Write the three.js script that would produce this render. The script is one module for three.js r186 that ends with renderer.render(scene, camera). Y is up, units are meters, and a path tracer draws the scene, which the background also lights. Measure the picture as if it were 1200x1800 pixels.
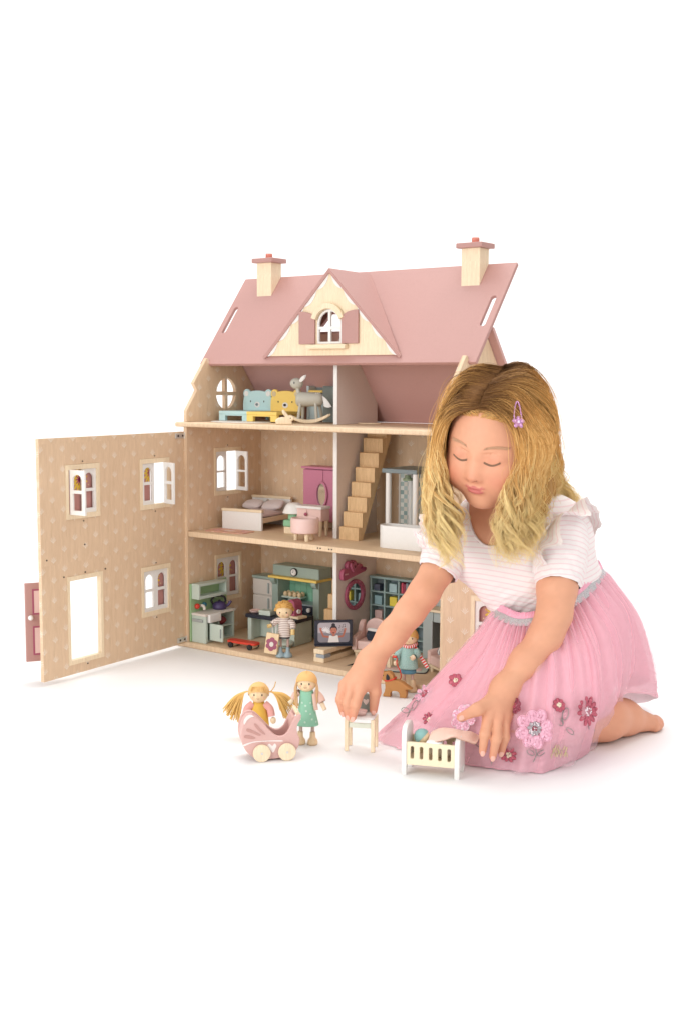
import * as THREE from 'three';
import { RoundedBoxGeometry } from 'three/addons/geometries/RoundedBoxGeometry.js';
import { ConvexGeometry } from 'three/addons/geometries/ConvexGeometry.js';
import { mergeGeometries, mergeVertices, toCreasedNormals } from 'three/addons/utils/BufferGeometryUtils.js';
import { RectAreaLightUniformsLib } from 'three/addons/lights/RectAreaLightUniformsLib.js';
import { edgeTable, triTable } from 'three/addons/objects/MarchingCubes.js';

// ---------- camera, light, exposure ----------
const V = (x, y, z) => new THREE.Vector3(x, y, z);
const scene = new THREE.Scene();
const CAM = V(1.60482, 0.51504, 1.65119), AX = V(0.79992, 0.00388, -0.60009), AY = V(-0.06847, 0.99403, -0.08485), AZ = V(0.59617, 0.10896, 0.79543);
const camera = new THREE.PerspectiveCamera(46.17, 682 / 1024, 0.05, 60);
camera.position.copy(CAM);
camera.quaternion.setFromRotationMatrix(new THREE.Matrix4().makeBasis(AX.clone().normalize(), AY.clone().normalize(), AZ.clone().normalize()));
const renderer = new THREE.WebGLRenderer({ antialias: true });
renderer.setSize(682, 1024);
renderer.toneMapping = THREE.LinearToneMapping;
renderer.toneMappingExposure = 1;
renderer.shadowMap.enabled = true;
scene.background = new THREE.Color(0.66, 0.66, 0.665);       // the even white of the studio round the set
RectAreaLightUniformsLib.init();
// three studio softboxes: the key high on the left of the camera, a weaker one on the right, a wide one over the set
function softbox(x, y, z, tx, ty, tz, w, h, power, label) {
  const g = new THREE.Group(); g.name = 'softbox'; g.position.set(x, y, z); g.lookAt(tx, ty, tz); scene.add(g);
  g.userData = { label, category: 'studio light' };
  const body = new THREE.Mesh(new THREE.CylinderGeometry(0.15, 0.5, 0.45, 4, 1, true).rotateY(Math.PI / 4).rotateX(-Math.PI / 2).scale(w * 1.41, h * 1.41, 1).translate(0, 0, -0.24), new THREE.MeshStandardMaterial({ color: 0x222222, roughness: 0.8 }));
  body.name = 'housing'; g.add(body);
  const face = new THREE.Mesh(new THREE.PlaneGeometry(w, h), new THREE.MeshStandardMaterial({ color: 0xffffff, emissive: 0xffffff, emissiveIntensity: 0.9, side: THREE.DoubleSide }));
  face.name = 'diffuser'; g.add(face);
  const light = new THREE.RectAreaLight(0xffffff, power, w, h);
  light.name = 'softbox_light'; scene.add(light);
  light.position.copy(g.position).add(V(tx - x, ty - y, tz - z).setLength(0.02)); light.lookAt(tx, ty, tz);
}
softbox(0.2, 0.98, 2.5, 0.4, 0.3, 0.0, 1.5, 1.1, 4.3, 'large white softbox high on the left of the camera');
softbox(2.3, 1.5, 0.9, 0.6, 0.3, 0.1, 0.9, 1.2, 1.0, 'smaller white softbox on the right of the set');
softbox(-0.1, 2.9, -0.9, -0.3, 0.4, -1.5, 3.4, 2.4, 2.2, 'wide white softbox hanging over the set');

// ---------- helpers ----------
const TAU = Math.PI * 2;
let seed = 7;
const rnd = () => { seed = (seed * 1664525 + 1013904223) >>> 0; return seed / 4294967296; };
const rr = (a, b) => a + (b - a) * rnd();
const clamp = (x, a, b) => Math.max(a, Math.min(b, x)), lerp = (a, b, t) => a + (b - a) * t, sstep = (a, b, x) => { const t = clamp((x - a) / (b - a), 0, 1); return t * t * (3 - 2 * t); };
const names = {};
function numbered(n) { names[n] = (names[n] || 0) + 1; return names[n] === 1 ? n : n + '_' + String(names[n] - 1).padStart(3, '0'); }
function clean(g) {
  g = g.index ? g.toNonIndexed() : g;
  for (const k of Object.keys(g.attributes)) if (!['position', 'normal', 'uv', 'color'].includes(k)) g.deleteAttribute(k);
  g.morphAttributes = {}; g.clearGroups();
  return g;
}
function buv(g) {                              // texture coordinates in metres, by the way each face points
  g = clean(g);
  const p = g.attributes.position, n = p.count, uv = new Float32Array(n * 2);
  if (!g.attributes.normal) g.computeVertexNormals();
  const a = V(), b = V(), c = V(), e = V();
  for (let i = 0; i < n; i += 3) {
    a.fromBufferAttribute(p, i); b.fromBufferAttribute(p, i + 1); c.fromBufferAttribute(p, i + 2);
    e.copy(b).sub(a).cross(c.clone().sub(a));
    const x = Math.abs(e.x), y = Math.abs(e.y), z = Math.abs(e.z);
    [a, b, c].forEach((q, k) => {
      const [u, v] = y > x && y > z ? [q.z, q.x] : x > z ? [q.z, q.y] : [q.x, q.y];
      uv[(i + k) * 2] = u; uv[(i + k) * 2 + 1] = v;
    });
  }
  g.setAttribute('uv', new THREE.BufferAttribute(uv, 2));
  return g;
}
function obj(name, geos, m, parent = scene, keepUV = false) {
  geos = Array.isArray(geos) ? geos : [geos];
  const list = geos.map((g) => (keepUV ? clean(g) : buv(g)));
  const mesh = new THREE.Mesh(list.length > 1 ? mergeGeometries(list) : list[0], m);
  mesh.name = parent === scene ? numbered(name) : name; mesh.castShadow = mesh.receiveShadow = true;
  parent.add(mesh);
  return mesh;
}
function thing(name, label, category, pos = [0, 0, 0], turn = 0, group) {
  const g = new THREE.Group(); g.name = numbered(name); g.position.set(...pos); g.rotation.y = turn; scene.add(g);
  g.userData = { label, category }; if (group) g.userData.group = group;
  return g;
}
const bx = (w, h, d, x = 0, y = 0, z = 0, r = 0.0009) => new RoundedBoxGeometry(w, h, d, 1, Math.min(r, w / 2.2, h / 2.2, d / 2.2)).translate(x, y, z);
const bb = (x0, x1, y0, y1, z0, z1, r = 0.0009) => bx(x1 - x0, y1 - y0, z1 - z0, (x0 + x1) / 2, (y0 + y1) / 2, (z0 + z1) / 2, r);
const cyl = (r0, r1, h, x = 0, y = 0, z = 0, n = 24) => new THREE.CylinderGeometry(r0, r1, h, n).translate(x, y, z);
const ell = (a, b, c, x = 0, y = 0, z = 0, n = 24) => new THREE.SphereGeometry(1, n, Math.round(n * 0.7)).scale(a, b, c).translate(x, y, z);
const lathe = (pts, n = 28) => new THREE.LatheGeometry(pts.map(([r, y]) => new THREE.Vector2(Math.max(r, 1e-5), y)), n);
const tube = (pts, r, seg = 16, n = 8, closed = false) => new THREE.TubeGeometry(new THREE.CatmullRomCurve3(pts.map((p) => (p.isVector3 ? p : V(...p))), closed), seg, r, n, closed);
const poly = (pts) => { const s = new THREE.Shape(); pts.forEach(([x, y], i) => (i ? s.lineTo(x, y) : s.moveTo(x, y))); s.closePath(); return s; };
const rect = (x0, x1, y0, y1) => poly([[x0, y0], [x1, y0], [x1, y1], [x0, y1]]);
function rrect(x0, x1, y0, y1, r) {
  const s = new THREE.Shape(); s.moveTo(x0 + r, y0); s.lineTo(x1 - r, y0); s.quadraticCurveTo(x1, y0, x1, y0 + r); s.lineTo(x1, y1 - r); s.quadraticCurveTo(x1, y1, x1 - r, y1);
  s.lineTo(x0 + r, y1); s.quadraticCurveTo(x0, y1, x0, y1 - r); s.lineTo(x0, y0 + r); s.quadraticCurveTo(x0, y0, x0 + r, y0); return s;
}
function arch(x0, x1, y0, y1) { const r = (x1 - x0) / 2, s = new THREE.Shape(); s.moveTo(x0, y0); s.lineTo(x1, y0); s.lineTo(x1, y1 - r); s.absarc(x0 + r, y1 - r, r, 0, Math.PI, false); s.lineTo(x0, y0); return s; }
const ext = (shape, depth, bevel = 0, seg = 14) => new THREE.ExtrudeGeometry(shape, bevel ? { depth: depth - 2 * bevel, bevelEnabled: true, bevelThickness: bevel, bevelSize: bevel, bevelOffset: -bevel, bevelSegments: 2, curveSegments: seg } : { depth, bevelEnabled: false, curveSegments: seg }).translate(0, 0, bevel);
const toX = (g, x) => g.rotateY(Math.PI / 2).translate(x, 0, 0);      // a profile drawn as (depth, height) becomes a plate across x

// ---------- procedural materials ----------
function noiseField(n, cells, s) {
  const g = new Float32Array(cells * cells); let q = s; for (let i = 0; i < g.length; i++) { q = (q * 1664525 + 1013904223) >>> 0; g[i] = q / 4294967296; }
  return (x, y) => { x = ((x % 1) + 1) % 1 * cells; y = ((y % 1) + 1) % 1 * cells; const i = Math.floor(x) % cells, j = Math.floor(y) % cells, f = x - Math.floor(x), h = y - Math.floor(y), u = f * f * (3 - 2 * f), v = h * h * (3 - 2 * h), I = (i + 1) % cells, J = (j + 1) % cells;
    return lerp(lerp(g[j * cells + i], g[j * cells + I], u), lerp(g[J * cells + i], g[J * cells + I], u), v); };
}
function canvasTex(w, h, draw, srgb = true) {
  const c = document.createElement('canvas'); c.width = w; c.height = h; draw(c.getContext('2d'), w, h);
  const t = new THREE.CanvasTexture(c); t.wrapS = t.wrapT = THREE.RepeatWrapping; if (srgb) t.colorSpace = THREE.SRGBColorSpace; t.anisotropy = 8; return t;
}
function grain(ctx, W, H, base, amount, ru, rv, s) {      // wood figure: long streaks along v
  const n1 = noiseField(0, 64, s), n2 = noiseField(0, 128, s + 5), n3 = noiseField(0, 32, s + 9), im = ctx.getImageData(0, 0, W, H), d = im.data;
  for (let y = 0; y < H; y++) for (let x = 0; x < W; x++) {
    const u = x / W, v = y / H, wob = (n3(u, v * 0.5) - 0.5) * 0.02;
    const a = (n1(u * ru + wob, v * rv * 0.25) - 0.5) * 0.9 + (n2(u * ru * 2.0 + wob * 2, v * rv * 0.5) - 0.5) * 0.8 + (n3(u * 1.5 + wob, v * 0.125) - 0.5) * 0.6 + (n2(u * ru, v * rv * 4) - 0.5) * 0.25, k = 1 + a * amount, i = (y * W + x) * 4;
    d[i] = clamp(base[0] * (1 + (k - 1) * 0.8), 0, 255); d[i + 1] = clamp(base[1] * k, 0, 255); d[i + 2] = clamp(base[2] * (1 + (k - 1) * 1.25), 0, 255); d[i + 3] = 255;
  }
  ctx.putImageData(im, 0, 0);
}
function woodTex(base, amount, size, s, turn = false, px = 512) {
  const t = canvasTex(px, px, (c, w, h) => { c.fillStyle = '#fff'; c.fillRect(0, 0, w, h); grain(c, w, h, base, amount, 4, 1, s); });
  t.repeat.set(1 / size, 1 / size); if (turn) t.rotation = Math.PI / 2; return t;
}
const turned = (t) => { const q = t.clone(); q.rotation = Math.PI / 2; q.needsUpdate = true; return q; };
const speck = canvasTex(512, 512, (c, w, h) => { c.fillStyle = '#fff'; c.fillRect(0, 0, w, h); const im = c.getImageData(0, 0, w, h), d = im.data, a = noiseField(0, 128, 3), b = noiseField(0, 32, 4), e = noiseField(0, 256, 8);
  for (let y = 0; y < h; y++) for (let x = 0; x < w; x++) { const u = x / w, v = y / h, k = 0.965 + 0.03 * a(u * 3, v * 0.5) + 0.02 * b(u, v) + 0.02 * e(u, v), i = (y * w + x) * 4; d[i] = d[i + 1] = d[i + 2] = 255 * clamp(k, 0, 1); }
  c.putImageData(im, 0, 0); });
speck.repeat.set(1 / 0.09, 1 / 0.09);
const fine = canvasTex(512, 512, (c, w, h) => { c.fillStyle = '#888'; c.fillRect(0, 0, w, h); const im = c.getImageData(0, 0, w, h), d = im.data, a = noiseField(0, 256, 13), b = noiseField(0, 128, 14);
  for (let y = 0; y < h; y++) for (let x = 0; x < w; x++) { const k = 0.6 * a(x / w, y / h * 0.25) + 0.4 * b(x / w, y / h), i = (y * w + x) * 4; d[i] = d[i + 1] = d[i + 2] = 255 * k; }
  c.putImageData(im, 0, 0); }, false);
fine.repeat.set(1 / 0.05, 1 / 0.05);
const paints = {};
function paint(hex, rough = 0.5, o = {}) {
  const k = hex + '/' + rough; if (paints[k] && !Object.keys(o).length) return paints[k];
  const m = new THREE.MeshPhysicalMaterial({ color: hex, roughness: rough, map: speck, bumpMap: fine, bumpScale: 0.00006, ...o });
  if (!Object.keys(o).length) paints[k] = m; return m;
}
const wood = (t, rough = 0.55) => new THREE.MeshStandardMaterial({ map: t, roughness: rough, bumpMap: fine, bumpScale: 0.00005 });
const cloth = (hex, o = {}) => new THREE.MeshPhysicalMaterial({ color: hex, roughness: 0.95, sheen: 0.3, sheenRoughness: 0.6, sheenColor: new THREE.Color(hex), bumpMap: fine, bumpScale: 0.0003, ...o });
const FU = 0.0504, FV = 0.034;
function fern(c, x, y, s) {                    // seven separate pointed leaves that fan out and a forked stem below
  const leaf = (a, r0, r1, w) => { c.save(); c.translate(x, y + s * 0.38); c.rotate(a); c.beginPath(); c.moveTo(0, -r0 * s); c.quadraticCurveTo(w * s, -(r0 + r1) * 0.55 * s, 0, -r1 * s); c.quadraticCurveTo(-w * s, -(r0 + r1) * 0.55 * s, 0, -r0 * s); c.fill(); c.restore(); };
  leaf(0, 0.22, 1.2, 0.062); for (const k of [-1, 1]) { leaf(k * 0.42, 0.16, 1.14, 0.062); leaf(k * 0.86, 0.12, 0.98, 0.062); leaf(k * 0.55, -0.12, 0.3, 0.06); }
}
const fernTex = canvasTex(2048, 2048, (c, W, H) => {
  c.fillStyle = '#fff'; c.fillRect(0, 0, W, H); grain(c, W, H, [221, 191, 158], 0.07, 6, 1, 21);
  c.fillStyle = 'rgba(246,245,242,1)';
  for (let i = 0; i < 4; i++) for (let j = 0; j < 6; j++) { const X = W / 4, Y = H / 6; fern(c, (i + 0.27) * X, (j + 0.3) * Y, X * 0.185); fern(c, (i + 0.77) * X, (j + 0.8) * Y, X * 0.185); }
});
fernTex.repeat.set(1 / (4 * FU), 1 / (6 * FV));
const tPly = woodTex([226, 198, 164], 0.08, 0.16, 31), tPale = woodTex([238, 217, 184], 0.07, 0.12, 41), tOak = woodTex([214, 178, 132], 0.11, 0.12, 51), tDoll = woodTex([238, 210, 168], 0.07, 0.1, 61);
const M = {
  fern: wood(fernTex), ply: wood(tPly), plyH: wood(turned(tPly)), pale: wood(tPale), paleH: wood(turned(tPale)), oak: wood(tOak), oakH: wood(turned(tOak)), doll: wood(tDoll, 0.5),
  pink: paint(0xba8d85, 0.5), pinkIn: paint(0xd0a59e, 0.55), pinkDeep: paint(0xc87f98, 0.42), pinkPale: paint(0xe9c7be, 0.5), pram: paint(0xd8aea6, 0.5), rose: paint(0xa8546c, 0.5), terra: paint(0xd98573, 0.5),
  white: paint(0xeeebe6, 0.45), cream: paint(0xe4dcd2, 0.5), offwall: paint(0xdccfc6, 0.6), bluebed: paint(0xc3e1e0, 0.5), yellow: paint(0xf8d673, 0.5), grey: paint(0xabb4b1, 0.5), greyDeer: paint(0xb9b4a6, 0.5), slate: paint(0x7d888a, 0.5),
  sage: paint(0xc6d2c6, 0.5), sageDark: paint(0xa6b8ad, 0.5), mint: paint(0x8cbf98, 0.5), green: paint(0x7fb49a, 0.55), navy: paint(0x2b2f3c, 0.45), black: paint(0x1d1d20, 0.4), red: paint(0xd8402c, 0.4), purple: paint(0x4b3c66, 0.4),
  steel: new THREE.MeshStandardMaterial({ color: 0xd8d5d0, roughness: 0.35, metalness: 0.6 }), dark: paint(0x3a3330, 0.7), mirror: new THREE.MeshStandardMaterial({ color: 0xdfe3e3, roughness: 0.06, metalness: 1 }),
};
// ---------- the studio: a white sheet that runs back and sweeps up into the backdrop ----------
{
  const prof = [[5, 0], [2, 0], [0.5, 0], [-1, 0], [-2.2, 0]];
  for (let k = 1; k <= 14; k++) { const a = (k / 14) * Math.PI / 2; prof.push([-2.2 - 1.2 * Math.sin(a), 1.2 - 1.2 * Math.cos(a)]); }
  prof.push([-3.4, 2.2], [-3.4, 3.6], [-3.4, 5]);
  const g = new THREE.PlaneGeometry(1, 1, 2, prof.length - 1), p = g.attributes.position;
  for (let j = 0; j < prof.length; j++) for (let i = 0; i < 3; i++) p.setXYZ(j * 3 + i, (i - 1) * 8, prof[j][1], prof[j][0]);
  g.computeVertexNormals(); if (g.attributes.normal.getY(0) < 0) { g.scale(1, 1, 1); }
  g.rotateY(0.6435).translate(0.35, 0, -0.1);
  const m = obj('ground', g, new THREE.MeshStandardMaterial({ color: 0xf6f5f4, roughness: 0.75, side: THREE.DoubleSide }));
  m.userData = { kind: 'structure' };
}
// ---------- the dollhouse ----------
const W = 0.57, D = 0.2153, Y0 = 0.0109, Y1 = 0.2265, Y2 = 0.4352;
const house = thing('dollhouse', 'three-storey wooden dollhouse with pink roof, its front panels swung wide open', 'dollhouse');
const part = (n, g, m, parent = house, keep) => obj(n, g, m, parent, keep);
const qEllipse = (cx, cy, rx, ry, sx, sy, b) => { const s = new THREE.Shape(), n = 10, x0 = cx + sx * b, y0 = cy + sy * b, a0 = Math.asin(b / ry), a1 = Math.acos(b / rx); s.moveTo(x0, y0); for (let i = 0; i <= n; i++) { const a = lerp(a0, a1, i / n); s.lineTo(cx + sx * rx * Math.cos(a), cy + sy * ry * Math.sin(a)); } s.closePath(); return s; };
const fixed = (shape) => { return shape; };
function hole(shape, h) { shape.holes.push(h); return shape; }
part('base', [bb(-0.03, W + 0.02, 0, Y0, -D - 0.02, 0.004, 0.003)], M.ply);
part('floor', bb(0.0005, W - 0.0005, Y1 - 0.0105, Y1, -D, 0.0, 0.002), M.ply);
part('floor', bb(-0.0235, W + 0.0235, Y2 - 0.009, Y2, -0.25, 0.009, 0.003), M.ply);
// screw heads on the edge of the middle floor
for (const [x, y] of [[0.316, 0.2215], [0.322, 0.2215], [0.341, 0.2215], [0.347, 0.2215]]) part('screw', cyl(0.0012, 0.0012, 0.0016, 0, 0, 0, 10).rotateX(Math.PI / 2).translate(x, y, 0.0003), M.dark);
// flower print of the pink window shutters
const shutterTex = canvasTex(512, 512, (c, w, h) => {
  c.fillStyle = '#c08d84'; c.fillRect(0, 0, w, h);
  for (let k = 0; k < 260; k++) { c.fillStyle = `rgba(${k % 2 ? 150 : 210},110,105,0.05)`; c.fillRect(rnd() * w, 0, 2 + rnd() * 6, h); }
  const fl = (x, y, r, col, n) => { for (let k = 0; k < n; k++) { c.save(); c.translate(x, y); c.rotate((k / n) * TAU); c.fillStyle = col; c.beginPath(); c.ellipse(r * 0.62, 0, r * 0.4, r * 0.11, 0, 0, TAU); c.fill(); c.restore(); } };
  fl(256, 150, 120, '#e8c63f', 15); fl(256, 150, 60, '#a8386c', 10); c.fillStyle = '#7a2148'; c.beginPath(); c.arc(256, 150, 20, 0, TAU); c.fill();
  for (let k = 0; k < 26; k++) { const a = rnd() * TAU, r = 95 + rnd() * 60; c.fillStyle = k % 3 ? '#e9d9a0' : '#b2456d'; c.beginPath(); c.arc(256 + Math.cos(a) * r, 150 + Math.sin(a) * r, 6, 0, TAU); c.fill(); }
});
const mShutter = new THREE.MeshStandardMaterial({ map: shutterTex, roughness: 0.6 });
// side walls with two windows each
const WIN = [[0.2892, 0.3825], [0.0775, 0.1710]];
for (const [x, inner] of [[-0.008, 1], [W, -1]]) {
  const s = rect(0, D + 0.008, Y0 + 0.0003, Y2 - 0.0093); for (const [a, b] of WIN) s.holes.push(rect(0.0755, 0.1535, a, b));
  const wall = part('side_wall', toX(ext(s, inner > 0 ? 0.008 : 0.007), inner > 0 ? x : x + 0.001), inner > 0 ? M.fern : M.ply);
  if (inner < 0) part('wall_lining', toX(ext(s, 0.001), x), M.fern, wall);
  WIN.forEach(([a, b], k) => {
    const X0 = x - 0.001, f = (g) => toX(g, X0);
    part('window_frame', [f(ext(rect(0.0755, 0.1535, b - 0.0075, b), 0.0102)), f(ext(rect(0.0755, 0.1535, a, a + 0.0075), 0.0102)), f(ext(rect(0.0755, 0.0805, a + 0.0075, b - 0.0075), 0.0098)), f(ext(rect(0.1485, 0.1535, a + 0.0075, b - 0.0075), 0.0098))], M.pale, wall);
    if (inner > 0 && k === 1) for (const [p, q] of [[0.0755, 0.1140], [0.1150, 0.1535]]) { const g = new THREE.BoxGeometry(0.003, 0.094, q - p), u = g.attributes.uv, pz = g.attributes.position; for (let n = 0; n < u.count; n++) u.setXY(n, clamp(((p + q) / 2 - pz.getZ(n) - 0.0755) / 0.078, 0, 1), pz.getY(n) / 0.094 + 0.5); obj('shutter', g.translate(-0.0105, (a + b) / 2, -(p + q) / 2), mShutter, wall, true); }
    const sash = (w, h) => { const q = rect(0, w, 0, h); q.holes.push(arch(0.006, w - 0.006, h * 0.52, h - 0.008), rect(0.006, w - 0.006, 0.007, h * 0.47)); return ext(q, 0.0035); };
    const sw = 0.0335, sh = b - a - 0.0155, xi = inner > 0 ? 0 : 0.0045;
    part('sash', toX(sash(sw, sh).translate(0.0808, a + 0.0078, 0), x + 0.002 + xi * 0), M.white, wall);
    const g = sash(sw, sh).translate(-sw, 0, 0).rotateY(k === 0 && inner > 0 ? 1.46 : 0);
    part('sash', toX(g.translate(k === 0 && inner > 0 ? 0.1375 : 0.1482, a + 0.0078, 0), x + (k === 0 && inner > 0 ? 0.0085 : 0.002)), M.white, wall);
  });
  for (const y of [0.387, 0.284, 0.1755, 0.073]) part('screw', cyl(0.0011, 0.0011, 0.009, 0, 0, 0, 8).rotateZ(Math.PI / 2).translate(x + 0.004, y, -0.1145), M.dark, wall);
  // gable end of the attic
  const prof = [[0.0004, Y2 + 0.0003], [0.0004, 0.4562], [0.0295, 0.4955], [0.0203, 0.5085], [0.0575, 0.5565], [0.062, 0.5556], [0.0675, 0.5445], [0.072, 0.5405], [0.0765, 0.5430], [0.1118, 0.5938], [0.1160, 0.6005 - 0.0015], [0.1605, 0.5425], [0.2435, Y2 + 0.0003]];
  const q = poly(prof);
  for (const sx of [-1, 1]) for (const sy of [-1, 1]) q.holes.push(qEllipse(0.112, 0.4885, 0.0285, 0.0305, sx, sy, 0.0033));
  const gw = part('side_wall', toX(ext(q, inner > 0 ? 0.008 : 0.007, 0.0008), inner > 0 ? x : x + 0.001), inner > 0 ? M.fern : M.ply);
  if (inner < 0) part('wall_lining', toX(ext(q, 0.001), x), M.fern, gw);
}
part('back_wall', bb(-0.008, W + 0.008, Y0 + 0.0004, Y2 - 0.0094, -D - 0.008, -D - 0.0002, 0.0005), M.fern);
const DIV = new THREE.MeshPhysicalMaterial({ color: 0xdfd2c9, roughness: 0.55, map: speck, bumpMap: fine, bumpScale: 0.00006 });
const divs = [rect(0.0907, D, Y0 + 0.0003, Y1 - 0.0108), rect(0.0907, D, Y1 + 0.0003, Y2 - 0.0093), poly([[0.0907, Y2 + 0.0003], [0.0907, 0.572], [0.1135, 0.598], [0.1621, 0.5415], [0.2159, 0.4738], [0.2159, Y2 + 0.0003]])];
for (const s of divs) { const d = part('divider', toX(ext(s, 0.008), 0.281), DIV); part('edge_strip', toX(ext(rect(0.0898, 0.0907, s.getPoints()[0].y, s === divs[2] ? 0.572 : s.getPoints()[2].y), 0.0085), 0.2807), M.white, d); }
// back slope of the roof
{
  const back = (a) => 0.5426 + 1.285 * (0.1615 - a);
  part('roof_slope', toX(ext(poly([[0.1168, back(0.1168)], [0.2447, back(0.2447)], [0.2525, back(0.2447)], [0.1225, back(0.1168) + 0.0025], [0.1195, back(0.1168) + 0.004]]), W + 0.0456, 0.0006), -0.0228), M.pinkIn);
}
// the front slope, stood open in the notches of the gable ends
const SL = { y: 0.5454, z: -0.0617, c: 0.7869, s: 0.6171 };
const onSlope = (g) => g.rotateX(-Math.atan2(SL.s, SL.c)).translate(0, SL.y, SL.z);      // drawn as (x, up the slope)
const roof = (() => {
  const s = rrect(-0.0228, W + 0.0228, 0, 0.2177, 0.002);
  for (const x of [-0.0052, W + 0.0052]) { const q = new THREE.Path(); q.absarc(x, 0.0825, 0.0052, Math.PI, TAU, false); q.absarc(x, 0.1385, 0.0052, 0, Math.PI, false); q.closePath(); s.holes.push(q); }
  s.holes.push(poly([[0.215, 0.024], [0.36, 0.024], [0.335, 0.12], [0.24, 0.12]]));
  return part('roof_panel', onSlope(ext(s, 0.0065, 0.0007).translate(0, 0, -0.0065)), M.pink);
})();
const sub = (n, g, m, keep) => obj(n, g, m, roof, keep);
{ // dormer
  const z = -0.070, ax = 0.288, ay = 0.7085, by = 0.5592, hw = 0.1500;
  const gable = poly([[ax - hw, by], [ax + hw, by], [ax, ay]]);
  gable.holes.push(arch(0.2586, 0.3136, 0.5800, 0.6415));
  sub('gable', ext(gable, 0.006).translate(0, 0, z - 0.006), M.pale);
  for (const sgn of [-1, 1]) {                    // white scalloped trim under the eaves
    const s = new THREE.Shape(), N = 5, P = (t, off) => { const dx = hw, dy = ay - by, L = Math.hypot(dx, dy), nx = -dy / L, ny = -dx / L; return [ax + sgn * (dx * t + nx * off), ay - dy * t + ny * off]; };
    s.moveTo(...P(0, 0)); s.lineTo(...P(1, 0)); s.lineTo(...P(0.985, 0.004));
    for (let k = N; k > 0; k--) { const t0 = k / N, t1 = (k - 1) / N; s.quadraticCurveTo(...P(lerp(t0, t1, 0.35), 0.0155), ...P(lerp(t0, t1, 0.92) + (k === 1 ? 0.02 : 0), 0.0035)); if (k > 1) s.lineTo(...P(t1, 0.0035)); }
    s.closePath();
    sub('scalloped_trim', ext(s, 0.0014).translate(0, 0, z + 0.0001), M.white);
    const A = [V(ax, 0.7129, -0.0655), V(ax, 0.7115, -0.1925), V(ax + sgn * 0.1545, 0.5572, -0.0665)], n = V(sgn * 0.7, -0.72, 0).setLength(1);
    const nn = V(sgn * -0.71, -0.71, 0).multiplyScalar(0.0055);
    sub('dormer_roof', new ConvexGeometry([...A, ...A.map((p) => p.clone().add(nn))]), M.pink);
    const sh = new THREE.Shape(), X0 = sgn < 0 ? 0.2199 : 0.3165, X1 = X0 + 0.036;
    if (sgn < 0) { sh.moveTo(X0, 0.5799); sh.lineTo(X1, 0.5799); sh.lineTo(X1, 0.6245); sh.bezierCurveTo(X1 - 0.002, 0.632, X1 - 0.012, 0.638, X0, 0.6385); } else { sh.moveTo(X0, 0.5799); sh.lineTo(X1, 0.5799); sh.lineTo(X1, 0.6385); sh.bezierCurveTo(X0 + 0.012, 0.638, X0 + 0.002, 0.632, X0, 0.6245); }
    sh.closePath();
    sub('shutter', ext(sh, 0.0045, 0.0008).translate(0, 0, z + 0.0005), M.pink);
  }
  const fr = arch(0.2592, 0.3130, 0.5803, 0.6410), m = 0.2861, g = 0.0026;
  fr.holes.push(rect(0.2628, m - g, 0.5838, 0.6052), rect(m + g, 0.3094, 0.5838, 0.6052));
  for (const sgn of [-1, 1]) { const q = new THREE.Path(), r = 0.0233, cy = 0.6141; q.moveTo(m + sgn * g, 0.6105); q.lineTo(m + sgn * r, 0.6105); q.absarc(m, cy, r, sgn > 0 ? 0 : Math.PI, sgn > 0 ? Math.acos(g / r) : Math.PI - Math.acos(g / r), sgn < 0); q.closePath(); fr.holes.push(q); }
  sub('window_frame', ext(fr, 0.004).translate(0, 0, z - 0.004), M.white);
  const ar = new THREE.Shape(); ar.absarc(m, 0.6140, 0.0375, 0.32, Math.PI - 0.32, false); ar.absarc(m, 0.6140, 0.0278, Math.PI - 0.32, 0.32, true); ar.closePath();
  sub('window_arch', ext(ar, 0.007, 0.001).translate(0, 0, z + 0.0016), M.pale);
  sub('window_sill', bb(0.2405, 0.3285, 0.5708, 0.5786, z + 0.0005, z + 0.011, 0.001), M.paleH);
}
for (const x of [0.0335, 0.4998]) { // chimneys
  const s = poly([[0.166, 0.677], [0.166, 0.7425], [0.197, 0.7425], [0.197, 0.7165]]);
  sub('chimney', toX(ext(s, 0.0365, 0.0007), x), M.pale);
  sub('chimney_cap', bb(x - 0.0075, x + 0.044, 0.7426, 0.7515, -0.2045, -0.1585, 0.0015), M.pink);
  sub('chimney_pot', lathe([[0, 0.7516], [0.0066, 0.7516], [0.0068, 0.759], [0.0062, 0.7615], [0, 0.762]], 20).translate(x + 0.0183, 0, -0.1815), M.terra);
}
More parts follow.
